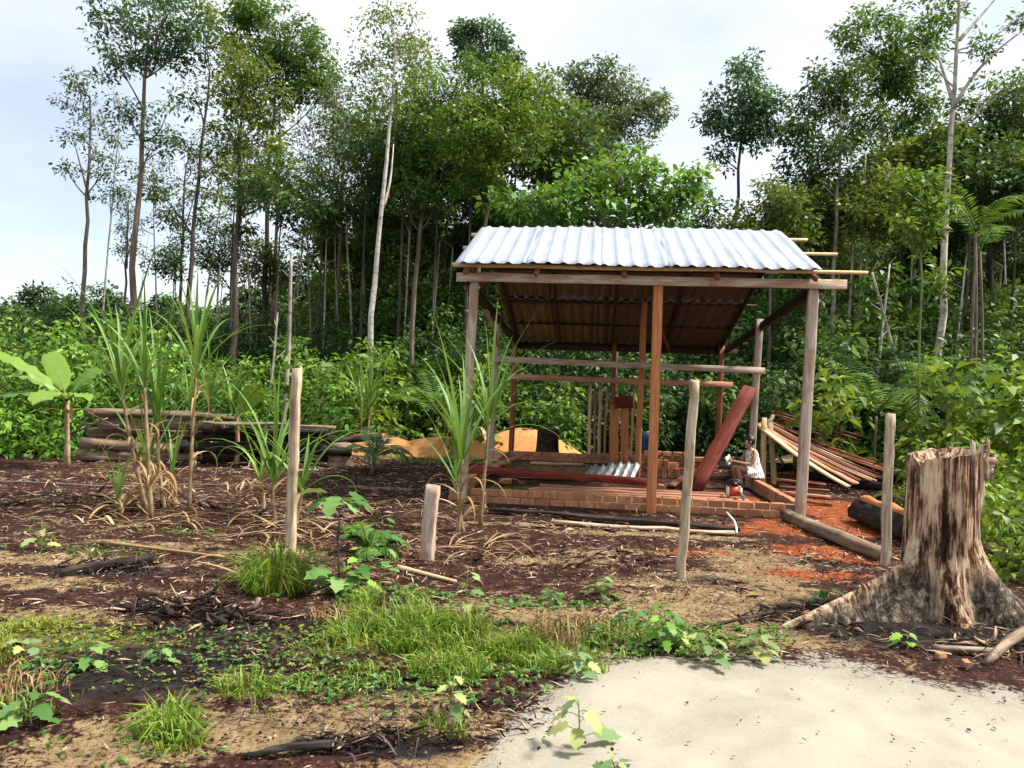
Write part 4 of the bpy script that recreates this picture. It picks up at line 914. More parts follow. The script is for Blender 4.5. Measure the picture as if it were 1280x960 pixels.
def small_stump(px, py, w, h, mat, label):
    c = gnd(px, py); o = thing('small_stump', c, label, 'stump')
    n, k = 28, 10; V = []
    for j in range(k):
        z = h * j / (k - 1); a = np.arange(n) / n * 2 * np.pi
        rr = w / 2 * (1 + .5 * np.exp(-z / (h * .18))) * (1 + .3 * (fbm(np.cos(a) * 2.5 + px, np.sin(a) * 2.5, z, 3) - .5))
        zz = z - .08 + (j == k - 1) * .1 * (vnoise(np.cos(a) * 3 + px, np.sin(a) * 3) - .5)
        V.append(np.column_stack([c.x + rr * np.cos(a), c.y + rr * np.sin(a), c.z + zz * np.ones(n)]))
    V = np.concatenate(V); ii = np.arange(n * k).reshape(k, n); j2 = np.roll(ii, -1, 1)
    Geo().add(V, [np.stack([ii[:-1], j2[:-1], j2[1:], ii[1:]], -1).reshape(-1, 4), np.stack([ii[-1]])]).build('stump_body', MT[mat], o)
small_stump(684, 573, .5, .75, 'wood_burnt_shade', 'small black burnt stump standing before the orange sand heap')
small_stump(425, 584, .42, .5, 'wood_log', 'small brown hacked stump left of the little palm')
small_stump(702, 535, .3, .9, 'wood_log', 'pale thin stump behind the back wall of the shed')

# ------------------------------------------------------------------ orange sand heaps
MT['osand'] = plain('orange_building_sand', (.56, .27, .09), .95, c2=(.44, .19, .06), scale=8)
def heap(px, py, rx, ry, h, label, seed):
    c = on_ground(px, py); n, k = 60, 16; V = [[c.x, c.y, h]]; a = np.arange(n) / n * 2 * np.pi
    for j in range(1, k + 1):
        q = j / k; w = 1 + .35 * (fbm(np.cos(a) * 1.6 + seed, np.sin(a) * 1.6, 0, 3) - .5)
        xx = c.x + np.cos(a) * rx * q * w; yy = c.y + np.sin(a) * ry * q * w
        zz = h * (1 - q * q) ** 1.3 * (1 + .16 * (fbm(xx * 1.6, yy * 1.6, seed, 4) - .5)) - .06 * q
        V.append(np.column_stack([xx, yy, zz]))
    V = np.concatenate([np.array(V[0])[None]] + V[1:])
    ii = 1 + np.arange(n * k).reshape(k, n); j2 = np.roll(ii, -1, 1)
    F = [np.stack([ii[:-1], ii[1:], j2[1:], j2[:-1]], -1).reshape(-1, 4), np.stack([np.zeros(n, int), ii[0], j2[0]], 1)]
    top(Geo().add(V, F).build('sand_heap', MT['osand'], None, True), label, 'sand heap')
heap(560, 568, 1.9, .8, .42, 'low heap of orange sand beside the left wall of the shed', 3)
heap(655, 566, 1.5, .9, .62, 'orange sand heap at the back left corner of the shed', 9)
heap(468, 566, 1.6, .7, .46, 'leftmost orange sand heap behind the small hacked stump', 15)
small = on_ground(560, 538)
print('PART4 ok')

# ------------------------------------------------------------------ strap-leaved plants
def strap(path, w, fold=.25, side=None):
    P = np.array(path); n = len(P); Tn = nrm(np.gradient(P, axis=0))
    sd_ = nrm(np.cross(Tn, np.array([0, 0, 1.]) + .001)) if side is None else np.broadcast_to(nrm(side), P.shape)
    up = np.cross(sd_, Tn); t = np.linspace(0, 1, n)
    prof = w * np.clip(np.minimum(.45 + t * 4, 1) * (1 - t ** 2.2), .02, 1) / 2
    L = P + sd_ * prof[:, None] + up * (prof * fold)[:, None]; R = P - sd_ * prof[:, None] + up * (prof * fold)[:, None]
    V = np.stack([L, P, R], 1).reshape(-1, 3); i = np.arange(n - 1) * 3
    F = np.concatenate([np.stack([i, i + 1, i + 4, i + 3], 1), np.stack([i + 1, i + 2, i + 5, i + 4], 1)])
    return V, F
def blade_path(p, az, L, el, droop, n=11, curl=0.0):
    """strap leaf leaving p at azimuth az and elevation el, bending over by 'droop' radians along its length"""
    P = [np.array(tuple(p), float)]; e = el
    for i in range(n - 1):
        k = i / (n - 2); ee = el - droop * k ** 1.7
        a = az + curl * k
        P.append(P[-1] + L / (n - 1) * np.array([math.cos(ee) * math.cos(a), math.cos(ee) * math.sin(a), math.sin(ee)]))
    return np.array(P)
def cane(name, label, shoots, seed, cat='sugarcane', dry=6, group=None, leafw=.046, litter=True):
    """shoots: (base px, base py, top px, top py, leaf length m, leaf count, spread)"""
    r = random.Random(seed); b0 = gnd(shoots[0][0], shoots[0][1]); root = thing(name, b0, label, cat, group)
    for (x0, y0, x1, y1, LL, n, sp) in shoots:
        b = gnd(x0, y0); t = at(x1, y1, b.y); b.z -= .05
        P = resample([b, (b + t) / 2 + Vector((r.uniform(-.05, .05), 0, 0)), t], 9)
        st = Geo().add(*tube(P, np.linspace(.024, .013, 9) * (1 + .25 * (np.arange(9) % 2)), 7, .06, seed=r.randint(0, 99))).build('stalk', MT['cane_stalk'], root, True)
        n = int(n * 1.3)
        for i in range(n):
            k = i / max(n - 1, 1); q = P[8] * (1 - .32 * (1 - k)) + P[5] * .32 * (1 - k)
            az = i * 2.4 + r.uniform(-.5, .5)
            el = math.radians(62 + 26 * k) - sp * r.uniform(0, .35); dr = (1.1 * (1 - k) + .15) * r.uniform(.5, 1.5) * (.4 + sp)
            path = blade_path(q, az, LL * r.uniform(.7, 1.3), el, dr, curl=r.uniform(-.3, .3))
            Geo().add(*strap(path, leafw * r.uniform(.8, 1.2)), np.clip(r.gauss(.5, .18), 0, 1)).build('leaf', MT['l_cane'], st, True)
        for i in range(dry):
            q = P[r.randint(2, 6)]; az = r.uniform(0, 6.28)
            path = blade_path(q, az, r.uniform(.4, 1.0), math.radians(r.uniform(20, 75)), r.uniform(2.2, 3.0), curl=r.uniform(-.5, .5))
            path[:, 2] = np.maximum(path[:, 2], gz(q[0], q[1]) + .015)
            Geo().add(*strap(path, r.uniform(.03, .055)), np.clip(r.gauss(.5, .22), 0, 1)).build('dry_leaf', MT['l_dry'], st, True)
    return root
cane('sugarcane_clump', 'tallest sugarcane clump with brown stalks and long green blades at left', [
    (186, 640, 150, 478, 1.45, 13, .9), (206, 636, 197, 520, 1.3, 11, .45), (236, 640, 246, 452, 1.2, 14, .55), (190, 648, 180, 470, 1.3, 9, .6), (186, 634, 184, 585, .95, 7, .3), (150, 640, 147, 622, .55, 6, .4), (222, 630, 215, 590, .8, 5, .3)], 3, dry=9)
cane('sugarcane_clump', 'sugarcane clump with arching blades before the left shed post', [
    (572, 668, 578, 570, 1.35, 13, .8), (600, 655, 612, 520, 1.25, 14, .85), (580, 664, 570, 600, 1.0, 6, .6)], 5, dry=5)
cane('sugarcane_clump', 'low sugarcane clump with arching blades behind the tall fence post', [
    (345, 650, 342, 600, 1.25, 13, 1.0), (368, 655, 378, 610, 1.1, 9, 1.1), (330, 640, 325, 600, 1.0, 7, 1.1)], 8, dry=5)
cane('sugarcane_clump', 'distant sugarcane clump left of the orange sand heaps', [(460, 566, 462, 505, 1.35, 16, .7), (450, 566, 452, 520, 1.2, 10, .8)], 9, dry=1, leafw=.06)
cane('sugarcane_clump', 'shaded sugarcane clump growing behind the log pile', [(262, 566, 262, 505, 1.4, 14, .8), (285, 566, 290, 510, 1.2, 10, .8), (240, 566, 236, 510, 1.2, 8, .8)], 10, dry=1, leafw=.06)

def banana(base, topp, leaves_, label, seed):
    r = random.Random(seed); b = gnd(*base); t = at(topp[0], topp[1], b.y); root = thing('banana_plant', b, label, 'banana plant')
    b.z -= .05
    P = resample([b, (b + t) / 2, t], 7)
    Geo().add(*tube(P, np.linspace(.055, .03, 7), 9, .15, seed=seed)).build('pseudostem', MT['cane_stalk'], root, True)
    for (px, py, dd, w, sag, tilt) in leaves_:
        e = np.array(tuple(at(px, py, b.y + dd))); a = P[-1]; n = 15
        path = bez(a, (a + e) / 2 + np.array([0, 0, sag]), e, n); g = Geo(); Tn = nrm(np.gradient(path, axis=0))
        sd_ = nrm(np.cross(Tn, np.array([0, 0, 1.]))); upv = np.cross(sd_, Tn)
        sd_ = sd_ * math.cos(tilt) + upv * math.sin(tilt); upv = np.cross(sd_, Tn)
        s = np.linspace(0, 1, n); prof = w / 2 * np.clip((s - .16) / .18, 0.03, 1) ** .6 * np.clip((1 - s) / .22, 0, 1) ** .5
        cols = []
        for c in (-1, -.5, 0, .5, 1):
            wob = .03 * np.sin(np.arange(n) * 2.2 + c * 3 + seed) * abs(c)
            cols.append(path + sd_ * (prof * c)[:, None] + upv * ((prof * abs(c) * .35 - prof * c * c * .35) + wob)[:, None])
        V = np.stack(cols, 1).reshape(-1, 3); i, j = np.meshgrid(np.arange(n - 1), np.arange(4), indexing='ij'); k = (i * 5 + j).ravel()
        g.add(V, np.stack([k, k + 1, k + 6, k + 5], 1), r.uniform(.3, .8))
        lf = g.build('leaf', MT['l_banana'], root, True)
        Geo().add(*tube(path[:-1] - upv[:-1] * .006, np.linspace(.018, .004, n - 1), 6)).build('midrib', MT['stem_green'], lf, True)
    for i in range(4):
        q = P[5]; path = blade_path(q, i * 1.7 + seed, .6, .3, 2.2); path[:, 2] = np.maximum(path[:, 2], .03)
        Geo().add(*strap(path, .10), .3 + .1 * i).build('dry_leaf', MT['l_dry'], root, True)
banana((84, 585), (84, 500), [(-10, 440, -.2, .24, .2, .5), (8, 472, .6, .32, .3, 0), (-25, 505, -.3, .38, .3, .2), (128, 462, .4, .36, .25, -.3), (40, 505, -.9, .38, .3, .1), (112, 500, -.5, .3, .2, 0), (60, 440, .7, .36, .2, .4)], 'banana plant with broad bright leaves at the left edge before the bush', 2)
banana((297, 583), (297, 520), [(326, 482, -.1, .36, .1, .7), (262, 530, -.2, .3, .15, 0), (318, 520, .5, .24, .1, .2)], 'young banana plant with one broad upright leaf at the log pile', 5)

# ------------------------------------------------------------------ palms
def frond(root, p, az, L, el, droop, mat, seed, lw=.035, ll=.3, pairs=22):
    r = np.random.default_rng(seed); path = blade_path(p, az, L, el, droop, 13); g = Geo(); g.add(*tube(path, np.linspace(.014, .003, 13), 5), .3)
    Tn = nrm(np.gradient(path, axis=0)); s = np.linspace(.15, .99, pairs)
    C = np.stack([np.interp(s * 12, np.arange(13), path[:, i]) for i in range(3)], 1); TT = nrm(np.stack([np.interp(s * 12, np.arange(13), Tn[:, i]) for i in range(3)], 1))
    sd_ = nrm(np.cross(TT, np.array([0, 0, 1.]) + 1e-3)); upv = np.cross(sd_, TT)
    for sg_ in (-1, 1):
        ax = nrm(sd_ * sg_ + TT * .55 + np.array([0, 0, -.15]) + r.normal(0, .06, C.shape))
        g.add(*leaves(C, ax, upv, ll * (.45 + np.sin(s * np.pi) * .65), np.full(pairs, lw), .1, .25), np.clip(r.normal(.5, .14, pairs), 0, 1))
    return g.build('frond', MT[mat], root)
def palm(base, d, crown_py, n, L, mat, label, seed, stems=0, ll=.3, name='palm'):
    r = random.Random(seed); b = at(base, 480, d); b.z = gz(b.x, b.y); root = thing(name, b, label, 'palm')
    c = at(base + (3 if stems else 0), crown_py, d)
    cs = [c]
    if stems: cs = [c] + [at(base + 3 + 5 * (i - 1), crown_py + 12 * i, d + .2 * i) for i in range(1, stems)]
    for i, q in enumerate(cs):
        bb = Vector((b.x + (.12 * (i - 1) if stems else 0), b.y + .1 * i, b.z - .1)); P = resample([bb, (bb + q) / 2 + Vector((.1 * i, 0, 0)), q], 8)
        Geo().add(*tube(P, np.linspace(.038, .028, 8), 7, .06)).build('stem', MT['bark_brown'], root, True)
    for i in range(n):
        q = cs[i % len(cs)] if i > n * .55 else cs[0]
        frond(root, q, i * 2.4 + r.uniform(-.3, .3), L * r.uniform(.8, 1.15), math.radians(r.uniform(25, 75)), r.uniform(.9, 1.7), mat, seed * 31 + i, ll=ll)
palm(1217, 17.5, 290, 10, 1.5, 'l_green', 'slim palm with three stems and drooping fronds in the dark wood at right', 4, 3, .4)
palm(1095, 16.5, 520, 9, 2.0, 'l_green', 'stemless palm spreading feathery fronds right of the lumber', 6, 0, .4, 'palm_sapling')
palm(1185, 14.2, 500, 6, 1.3, 'l_green', 'palm sapling with arching fronds beside the young lime tree', 7, 0, .32, 'palm_sapling')
palm(1046, 17.3, 528, 8, 1.1, 'l_bright', 'bright low palm sapling above the leaning planks', 12, 0, .3, 'palm_sapling')
palm(548, 18.3, 520, 8, 1.7, 'l_green', 'palm sapling fanning out above the orange sand', 8, 0, .36, 'palm_sapling')
b = gnd(470, 590); palm(468, 13.8, 572, 9, .75, 'l_dark', 'little dark palm seedling right of the small hacked stump', 9, 0, .2, 'palm_seedling')
palm(462, 7.15, 690, 9, .36, 'l_green', 'tiny spiky palm seedling among the weeds right of the tall fence post', 10, 0, .12, 'palm_seedling')

# ------------------------------------------------------------------ broad-leaved weeds, each leaf a part
def weedleaf(mat, seed, lobes=3):
    r = np.random.default_rng(seed)
    out = [(0, 0), (.16, .02), (.30, .18), (.24, .30), (.42, .44), (.25, .48), (.20, .62), (.24, .74), (.10, .84), (0, 1.0)]
    pts = [(x * (1 + r.normal(0, .05)), y) for x, y in out]
    V = [(0, y, -.10 * (y * y) + .02) for _, y in pts[:]]
    mid = [(0, y, .0 - .22 * y * y) for _, y in pts]
    Rr = [(x, y, .10 * x - .22 * y * y + r.normal(0, .015)) for x, y in pts]; Lf = [(-x, y, .10 * x - .22 * y * y + r.normal(0, .015)) for x, y in pts]
    V = mid + Rr + Lf; n = len(pts); i = np.arange(n - 1)
    F = np.concatenate([np.stack([i, i + n, i + n + 1, i + 1], 1), np.stack([i, i + 1, i + 2 * n + 1, i + 2 * n], 1)])
    return Geo().add(np.array(V), F, np.clip(r.normal(.5, .2), 0.05, .95)).mesh('leaf', MT[mat], smooth=True)
WL = {m: [weedleaf(m, i) for i in range(4)] for m in ('l_weed', 'l_weedpale', 'l_bright')}
def weed(px, py, toppy, n, lw, mat, label, seed, stem='stem_green', toph=False, branches=0, dx=0):
    r = random.Random(seed); b = gnd(px, py); t = at(px + dx, toppy, b.y); h = t.z - b.z; root = thing('weed', b, label, 'weed')
    b.z -= .03; P = resample([b, (b + t) / 2 + Vector((r.uniform(-.03, .03), r.uniform(-.03, .03), 0)), t], 8)
    Geo().add(*tube(P, np.linspace(max(.004, h * .014), .003, 8), 6)).build('stem', MT[stem], root, True)
    for i in range(n):
        k = (i + 1) / n
        if toph: k = .82 + .18 * k if i > n * .4 else .12 + .25 * k
        else: k = .2 + .8 * k
        q = np.array([np.interp(k * 7, np.arange(8), P[:, j]) for j in range(3)]); az = i * 2.4 + r.uniform(-.4, .4)
        s = lw * 1.25 * r.uniform(.7, 1.15) * (1.1 - .45 * k if not toph else 1); pet = s * .45
        e = Vector(q) + Vector((math.cos(az) * pet, math.sin(az) * pet, pet * .35))
        el = r.uniform(-.35, .35) - .2
        M_ = Matrix.Translation(e) @ Matrix.Rotation(az - math.pi / 2, 4, 'Z') @ Matrix.Rotation(el, 4, 'X') @ Matrix.Rotation(r.uniform(-.4, .4), 4, 'Y') @ Matrix.Scale(s, 4)
        lf = put('leaf', r.choice(WL[mat]), M_, root)
        st = Geo().add(*tube([Vector(q), (Vector(q) + e) / 2 + Vector((0, 0, .005)), e], .0022, 4, cap=False)); o_ = st.build('petiole', MT[stem], root)
weed(425, 738, 622, 18, .17, 'l_weed', 'tall weed with bare dark stem and leafy top left of the grass', 1, 'stem_dark', True)
weed(478, 728, 650, 14, .11, 'l_weed', 'bushy bright weed right of the tall dark stemmed weed', 2)
weed(450, 740, 690, 10, .13, 'l_bright', 'low leafy weed at the foot of the tall dark stemmed weed', 21)
weed(585, 776, 712, 12, .10, 'l_weedpale', 'upright weed at the back edge of the green grass', 3)
weed(568, 898, 845, 11, .085, 'l_weedpale', 'pale green weed in front of the green grass', 4)
weed(723, 948, 876, 8, .105, 'l_weedpale', 'yellowing weed with few large leaves standing in the white sand', 5)
weed(765, 985, 950, 8, .08, 'l_weedpale', 'low weed cut by the bottom edge in the white sand', 6)
weed(42, 905, 862, 12, .12, 'l_weed', 'broad leaved weed at the lower left corner', 7)
weed(108, 838, 800, 9, .11, 'l_weed', 'spreading weed right of the yellow grass at left', 8)
weed(30, 815, 800, 6, .09, 'l_weedpale', 'pale weed growing in the yellow grass at the left edge', 9)
weed(52, 692, 648, 10, .12, 'l_weedpale', 'yellow green weed on the bare soil at far left', 10)
weed(200, 832, 812, 6, .08, 'l_weed', 'small weed in the charred ground left of the middle', 11)
weed(688, 757, 738, 8, .09, 'l_weed', 'small weed behind the right end of the grass', 12)
weed(752, 748, 722, 11, .10, 'l_weed', 'low spreading weed at the edge of the dark mulch', 13)
weed(792, 782, 760, 8, .10, 'l_weed', 'flat weed left of the crooked fence post foot', 14)
weed(828, 812, 752, 20, .10, 'l_bright', 'taller weed at the sand edge below the crooked fence post', 15)
weed(846, 808, 775, 17, .09, 'l_weedpale', 'pale weed touching the taller weed at the sand edge', 16)
weed(888, 832, 790, 15, .105, 'l_weedpale', 'drooping pale weed on the sand edge in the middle of its row', 17)
weed(952, 826, 792, 17, .10, 'l_weedpale', 'rightmost pale weed of the row on the sand edge', 18)
weed(1030, 765, 738, 6, .13, 'l_weed', 'wilted weed behind the long stump root', 19)
weed(1132, 812, 792, 6, .10, 'l_bright', 'small bright weed in front of the big stump', 20)
weed(722, 850, 812, 12, .09, 'l_weedpale', 'weed at the right end of the green grass by the sand', 22)
weed(1180, 700, 640, 6, .1, 'l_weed', 'weed hidden behind the big stump', 23)
for i, (x, y, ty) in enumerate([(1262, 690, 600), (1285, 700, 610), (1250, 668, 600)]):
    weed(x, y, ty, 16, .16, 'l_bright', 'cassava like shrub right of the big stump, %s' % ['with the most leaves', 'at the picture edge', 'closest to the wood'][i], 30 + i)

# ------------------------------------------------------------------ grass (uncountable)
def grass(name, label, patches, mat, seed, kind='stuff'):
    r = np.random.default_rng(seed); g = Geo()
    for px, py, rx, ry, n, h, lean in patches:
        c = on_ground(px, py); a = r.random(n) * 6.283; q = r.random(n) ** .6
        x = c.x + np.cos(a) * q * rx; y = c.y + np.sin(a) * q * ry
        keep = (fbm(x * 5 + 9, y * 5, seed, 3) > .40 + .2 * q) if lean < 2 else (q < 2); x, y, q, n_ = x[keep], y[keep], q[keep], keep.sum()
        B = np.stack([x, y, gz_arr(x, y) - .01], 1); H = h * (1.15 - .55 * q) * r.uniform(.4, 1.15, n_)
        out = np.stack([x - c.x, y - c.y, 0 * x], 1); d_ = nrm(np.concatenate([r.normal(0, 1, (n_, 2)), np.zeros((n_, 1))], 1) + out / max(rx, .01) * lean)
        ln = r.uniform(.15, .95, n_)[:, None] * H[:, None]; sd_ = np.stack([-d_[:, 1], d_[:, 0], 0 * x], 1)
        sd_ = nrm(sd_ + r.normal(0, .5, sd_.shape)); w = (.0028 + .0022 * r.random(n_))[:, None] * (1 + h * 1.4)
        M1 = B + np.array([0, 0, .62]) * H[:, None] + d_ * ln * .3; Tp = B + np.array([0, 0, .92]) * H[:, None] * (r.uniform(.7, 1.05, n_) if lean < 2 else r.uniform(.15, 1.05, n_))[:, None] + d_ * ln * (1 if lean < 2 else 1.25)
        V = np.stack([B - sd_ * w, B + sd_ * w, M1 + sd_ * w * .8, M1 - sd_ * w * .8, Tp], 1).reshape(-1, 3); i = np.arange(n_) * 5
        t = np.where(r.random(n_) < .14, .02, np.clip(r.normal(.5, .22, n_), .1, 1))
        g.add(V, np.stack([i, i + 1, i + 2, i + 3], 1), t); g.f.append(np.stack([i + 3, i + 2, i + 4], 1) + g.n - len(V)); g.t.append(t)
    o = g.build(name, MT[mat])
    tag(o, label, 'grass', None, kind); return o
grass('grass', 'bright green grass patch in the middle foreground', [(520, 790, .55, .5, 3600, .21, .4), (590, 800, .6, .5, 3000, .18, .3), (480, 760, .35, .4, 1200, .2, .4), (650, 810, .45, .4, 1500, .13, .3), (700, 835, .3, .25, 700, .13, .3), (550, 845, .5, .25, 1400, .15, .3), (460, 800, .4, .4, 700, .12, .3)], 'l_grass', 51)
grass('grass', 'sparse olive grass and moss scattered over the burnt soil', [(320, 865, .25, .15, 200, .1, .6), (400, 850, .7, .3, 420, .07, .3), (560, 915, .2, .12, 260, .1, .5), (360, 905, .25, .12, 160, .1, .5), (445, 870, .7, .25, 300, .08, .3), (760, 800, .5, .4, 500, .12, .3), (840, 800, .4, .3, 500, .14, .3), (240, 800, 1.2, .5, 500, .05, .3), (560, 575, 1.2, .5, 900, .14, .3), (480, 572, .6, .4, 400, .14, .3), (660, 612, .8, .4, 500, .07, .3), (20, 900, .3, .3, 200, .14, .5), (120, 685, .8, .2, 200, .06, .3), (160, 935, .5, .15, 120, .06, .3)], 'l_grass', 52)
grass('grass', 'yellow green low grass at the left edge', [(35, 795, .62, .28, 3000, .075, .2), (75, 790, .35, .2, 900, .09, .2), (-20, 815, .5, .3, 1400, .08, .2)], 'l_yellow', 53)
grass('grass', 'dry brownish grass at the right of the green patch', [(690, 800, .5, .3, 500, .2, .4), (740, 790, .4, .3, 300, .16, .4), (430, 780, .25, .2, 200, .2, .5), (10, 870, .3, .2, 260, .16, .5)], 'l_dry', 54)
def tuft(px, py, R, n, h, label, mat='l_grass', seed=1):
    o = grass('grass_tuft', label, [(px, py, R, R, n, h, 2.6)], mat, seed, None)
tuft(345, 735, .24, 420, .5, 'large arching grass tuft at the foot of the tall fence post', seed=61)
tuft(210, 915, .14, 260, .2, 'small grass tuft on tan soil at the lower left', seed=62)
tuft(228, 935, .10, 150, .14, 'smaller grass tuft touching the one on tan soil', seed=63)
tuft(310, 868, .15, 160, .16, 'grass tuft left of the green patch on charred soil', seed=64)

# ------------------------------------------------------------------ ground litter (uncountable chips, twigs, dead leaves)
def litter(name, label, n, mat, seed, lo, hi, wr, region, flat=.25, lift=.006):
    r = np.random.default_rng(seed)
    x = r.uniform(-8, 8, n * 3); y = 2.6 + 13.5 * r.random(n * 3) ** 1.5
    m = (np.abs(x) < y * .72 + .4) & (r.random(n * 3) < region(x, y)); x, y = x[m][:n], y[m][:n]; k = len(x)
    inshed = (x > -.6) & (x < 4.3) & (y > 10.1) & (y < 17)
    x, y = x[~inshed], y[~inshed]; k = len(x)
    a = r.random(k) * 6.283; ax = np.stack([np.cos(a), np.sin(a), r.normal(0, flat, k)], 1); up = nrm(np.array([0, 0, 1.]) + r.normal(0, .35, (k, 3)))
    L = r.uniform(lo, hi, k) * (.6 + .05 * y); W = L * r.uniform(wr * .5, wr * 1.3, k)
    C = np.stack([x, y, gz_arr(x, y) + lift + np.abs(r.normal(0, .008, k))], 1)
    o = Geo().add(*leaves(C, ax, up, L, W, .1, .05), np.clip(r.normal(.5, .3, k), 0, 1)).build(name, mat)
    tag(o, label, 'litter', None, 'stuff')
def nosand(x, y): return np.clip(1 - (sand_edge(x) + .12 - y) / .45, .035, 1) * (.35 + .65 * (fbm(x * 1.3, y * 1.3, 5, 3) > .46))
def mid(x, y): return nosand(x, y) * np.clip((y - 4.2) / 2, .15, 1)
LM = {}
for k_, st in (('chip', [(.0, (.010, .008, .007)), (.35, (.035, .016, .011)), (.68, (.10, .05, .034)), (.88, (.25, .15, .095)), (1, (.38, .27, .18))]),
               ('dark', [(.0, (.005, .004, .004)), (.6, (.022, .017, .014)), (1, (.07, .05, .04))]),
               ('straw', [(.0, (.17, .10, .06)), (.5, (.40, .27, .17)), (1, (.60, .47, .33))])):
    m_, nt, b_ = newmat('litter_' + k_); a_ = N(nt, 'ShaderNodeAttribute', attribute_name='tint')
    nt.links.new(ramp(nt, a_.outputs['Fac'], st), b_.inputs['Base Color']); b_.inputs['Roughness'].default_value = .9; b_.inputs['Specular IOR Level'].default_value = .1; LM[k_] = m_
litter('litter', 'brown bark chips and leaf litter strewn over the soil', 36000, LM['chip'], 71, .012, .05, .42, nosand)
litter('litter', 'black charred flakes strewn over the soil', 20000, LM['dark'], 72, .012, .045, .5, nosand)
litter('litter', 'pale straw shreds and twigs strewn over the dark mulch', 9000, LM['straw'], 73, .05, .16, .09, mid, .12, .012)
def strands(label, L, seed, mat='l_dry', wid=.028):
    r = random.Random(seed); g = Geo()
    for px, py, sx_, sy_, n, ln in L:
        c = on_ground(px, py)
        for i in range(n):
            p = Vector((c.x + r.gauss(0, sx_), c.y + r.gauss(0, sy_), 0)); a = r.gauss(0, .9) + (math.pi if r.random() < .5 else 0)
            P = []; l = ln * r.uniform(.5, 1.2); cu = r.uniform(-1.2, 1.2); hh = r.uniform(.0, .1)
            for j in range(9):
                P.append((p.x, p.y, gz(p.x, p.y) + .02 + hh * math.sin(j / 8 * math.pi))); p = p + Vector((math.cos(a), math.sin(a), 0)) * l / 8; a += cu / 8
            V, F_ = strap(np.array(P), wid * r.uniform(.5, 1.2), .2); g.add(V, F_, np.clip(r.gauss(.5, .25), 0, 1))
    tag(g.build('dead_leaf_litter', MT[mat]), label, 'litter', None, 'stuff')
strands('long dead cane leaves fallen round the sugarcane clumps', [(350, 665, .5, .35, 34, .8), (210, 650, .7, .3, 34, .7), (590, 685, .4, .3, 26, .7), (120, 640, .8, .4, 16, .6), (450, 640, .8, .5, 16, .6), (290, 620, .6, .4, 16, .6), (390, 700, .4, .3, 10, .6), (600, 640, .8, .4, 12, .5), (100, 600, 1.0, .5, 12, .6)], 81)
strands('dark thin twigs and roots tangled on the burnt soil', [(250, 770, .5, .2, 40, .25), (480, 925, .4, .12, 40, .18), (170, 715, .3, .1, 16, .3), (1000, 765, .4, .2, 24, .3), (1245, 815, .3, .2, 26, .3), (330, 810, .6, .25, 36, .2), (700, 690, 1.2, .5, 40, .3), (820, 720, .5, .3, 20, .3)], 82, 'stem_dark', .012)

# heaps of charred chips and broken sticks, too many to count
def chip_heap(label, L, seed):
    r = np.random.default_rng(seed); g = Geo()
    for px, py, rx, ry, n, h, ln, pale in L:
        c = on_ground(px, py)
        for i in range(n):
            a = r.random() * 6.283; q = r.random() ** .7; x = c.x + math.cos(a) * q * rx; y = c.y + math.sin(a) * q * ry
            z = gz(x, y) + .008 + h * max(0, 1 - q) * r.random(); l = ln * r.uniform(.3, 1.2); b = r.random() * 6.283; e = r.normal(0, .25)
            p0 = Vector((x, y, z)); p1 = p0 + Vector((math.cos(b) * math.cos(e), math.sin(b) * math.cos(e) * .8, math.sin(e))) * l
            p1.z = max(p1.z, gz(p1.x, p1.y) + .006)
            w = l * r.uniform(.02, .075); t = np.clip(r.normal(.93, .1) if r.random() < pale else r.normal(.1, .12), 0, 1)
            g.add(*tube([p0, (p0 + p1) / 2 + Vector((0, 0, l * r.normal(0, .05))), p1], [w * .7, w, w * .3], 4, .45, seed=int(r.integers(9999))), t)
    tag(g.build('wood_debris', LM['chip']), label, 'debris', None, 'stuff')
chip_heap('burnt chips and broken sticks heaped over the charred soil', [(235, 765, .42, .2, 170, .13, .16, .3), (300, 775, .4, .2, 110, .08, .14, .25), (130, 712, .42, .12, 120, .1, .14, .15), (500, 930, .38, .1, 150, .05, .09, .18), (420, 940, .2, .08, 50, .03, .08, .1), (200, 850, .7, .3, 130, .03, .08, .15), (350, 830, .6, .3, 110, .03, .1, .3), (1000, 775, .45, .25, 110, .06, .14, .25), (1240, 815, .35, .2, 90, .08, .16, .5), (1120, 800, .6, .2, 90, .03, .1, .3),
   (640, 905, .25, .25, 100, .03, .07, .5), (600, 900, .3, .15, 60, .03, .08, .5), (900, 740, .6, .25, 70, .03, .12, .3), (700, 700, 1.4, .5, 120, .03, .15, .35), (400, 640, 1.6, .7, 110, .04, .25, .5), (100, 630, 1.4, .6, 90, .05, .25, .4), (1010, 700, .5, .3, 40, .03, .15, .6), (80, 900, .5, .2, 60, .03, .07, .3), (700, 660, 1.5, .2, 60, .03, .2, .6), (330, 585, 2.0, .5, 60, .06, .4, .5)], 91)
def seedlings(label, L, seed, mat='l_weed'):
    r = np.random.default_rng(seed); g = Geo()
    for px, py, rx, ry, n, sz in L:
        c = on_ground(px, py); x = c.x + r.normal(0, rx * .5, n); y = c.y + r.normal(0, ry * .5, n)
        ok = y > sand_edge(x) - .05; x, y = x[ok], y[ok]; k = len(x); m = 7
        X5 = np.repeat(np.stack([x, y, gz_arr(x, y) + sz * r.uniform(.2, .8, k)], 1), m, 0); a = r.random(k * m) * 6.283
        ax = np.stack([np.cos(a), np.sin(a), r.normal(.15, .3, k * m)], 1); L5 = sz * r.uniform(.4, 1.2, k * m)
        g.add(*leaves(X5, ax, nrm(np.array([0, 0, 1.]) + r.normal(0, .4, (k * m, 3))), L5, L5 * .5), np.clip(r.normal(.5, .22, k * m), 0, 1))
    tag(g.build('ground_cover', MT[mat]), label, 'ground cover', None, 'stuff')
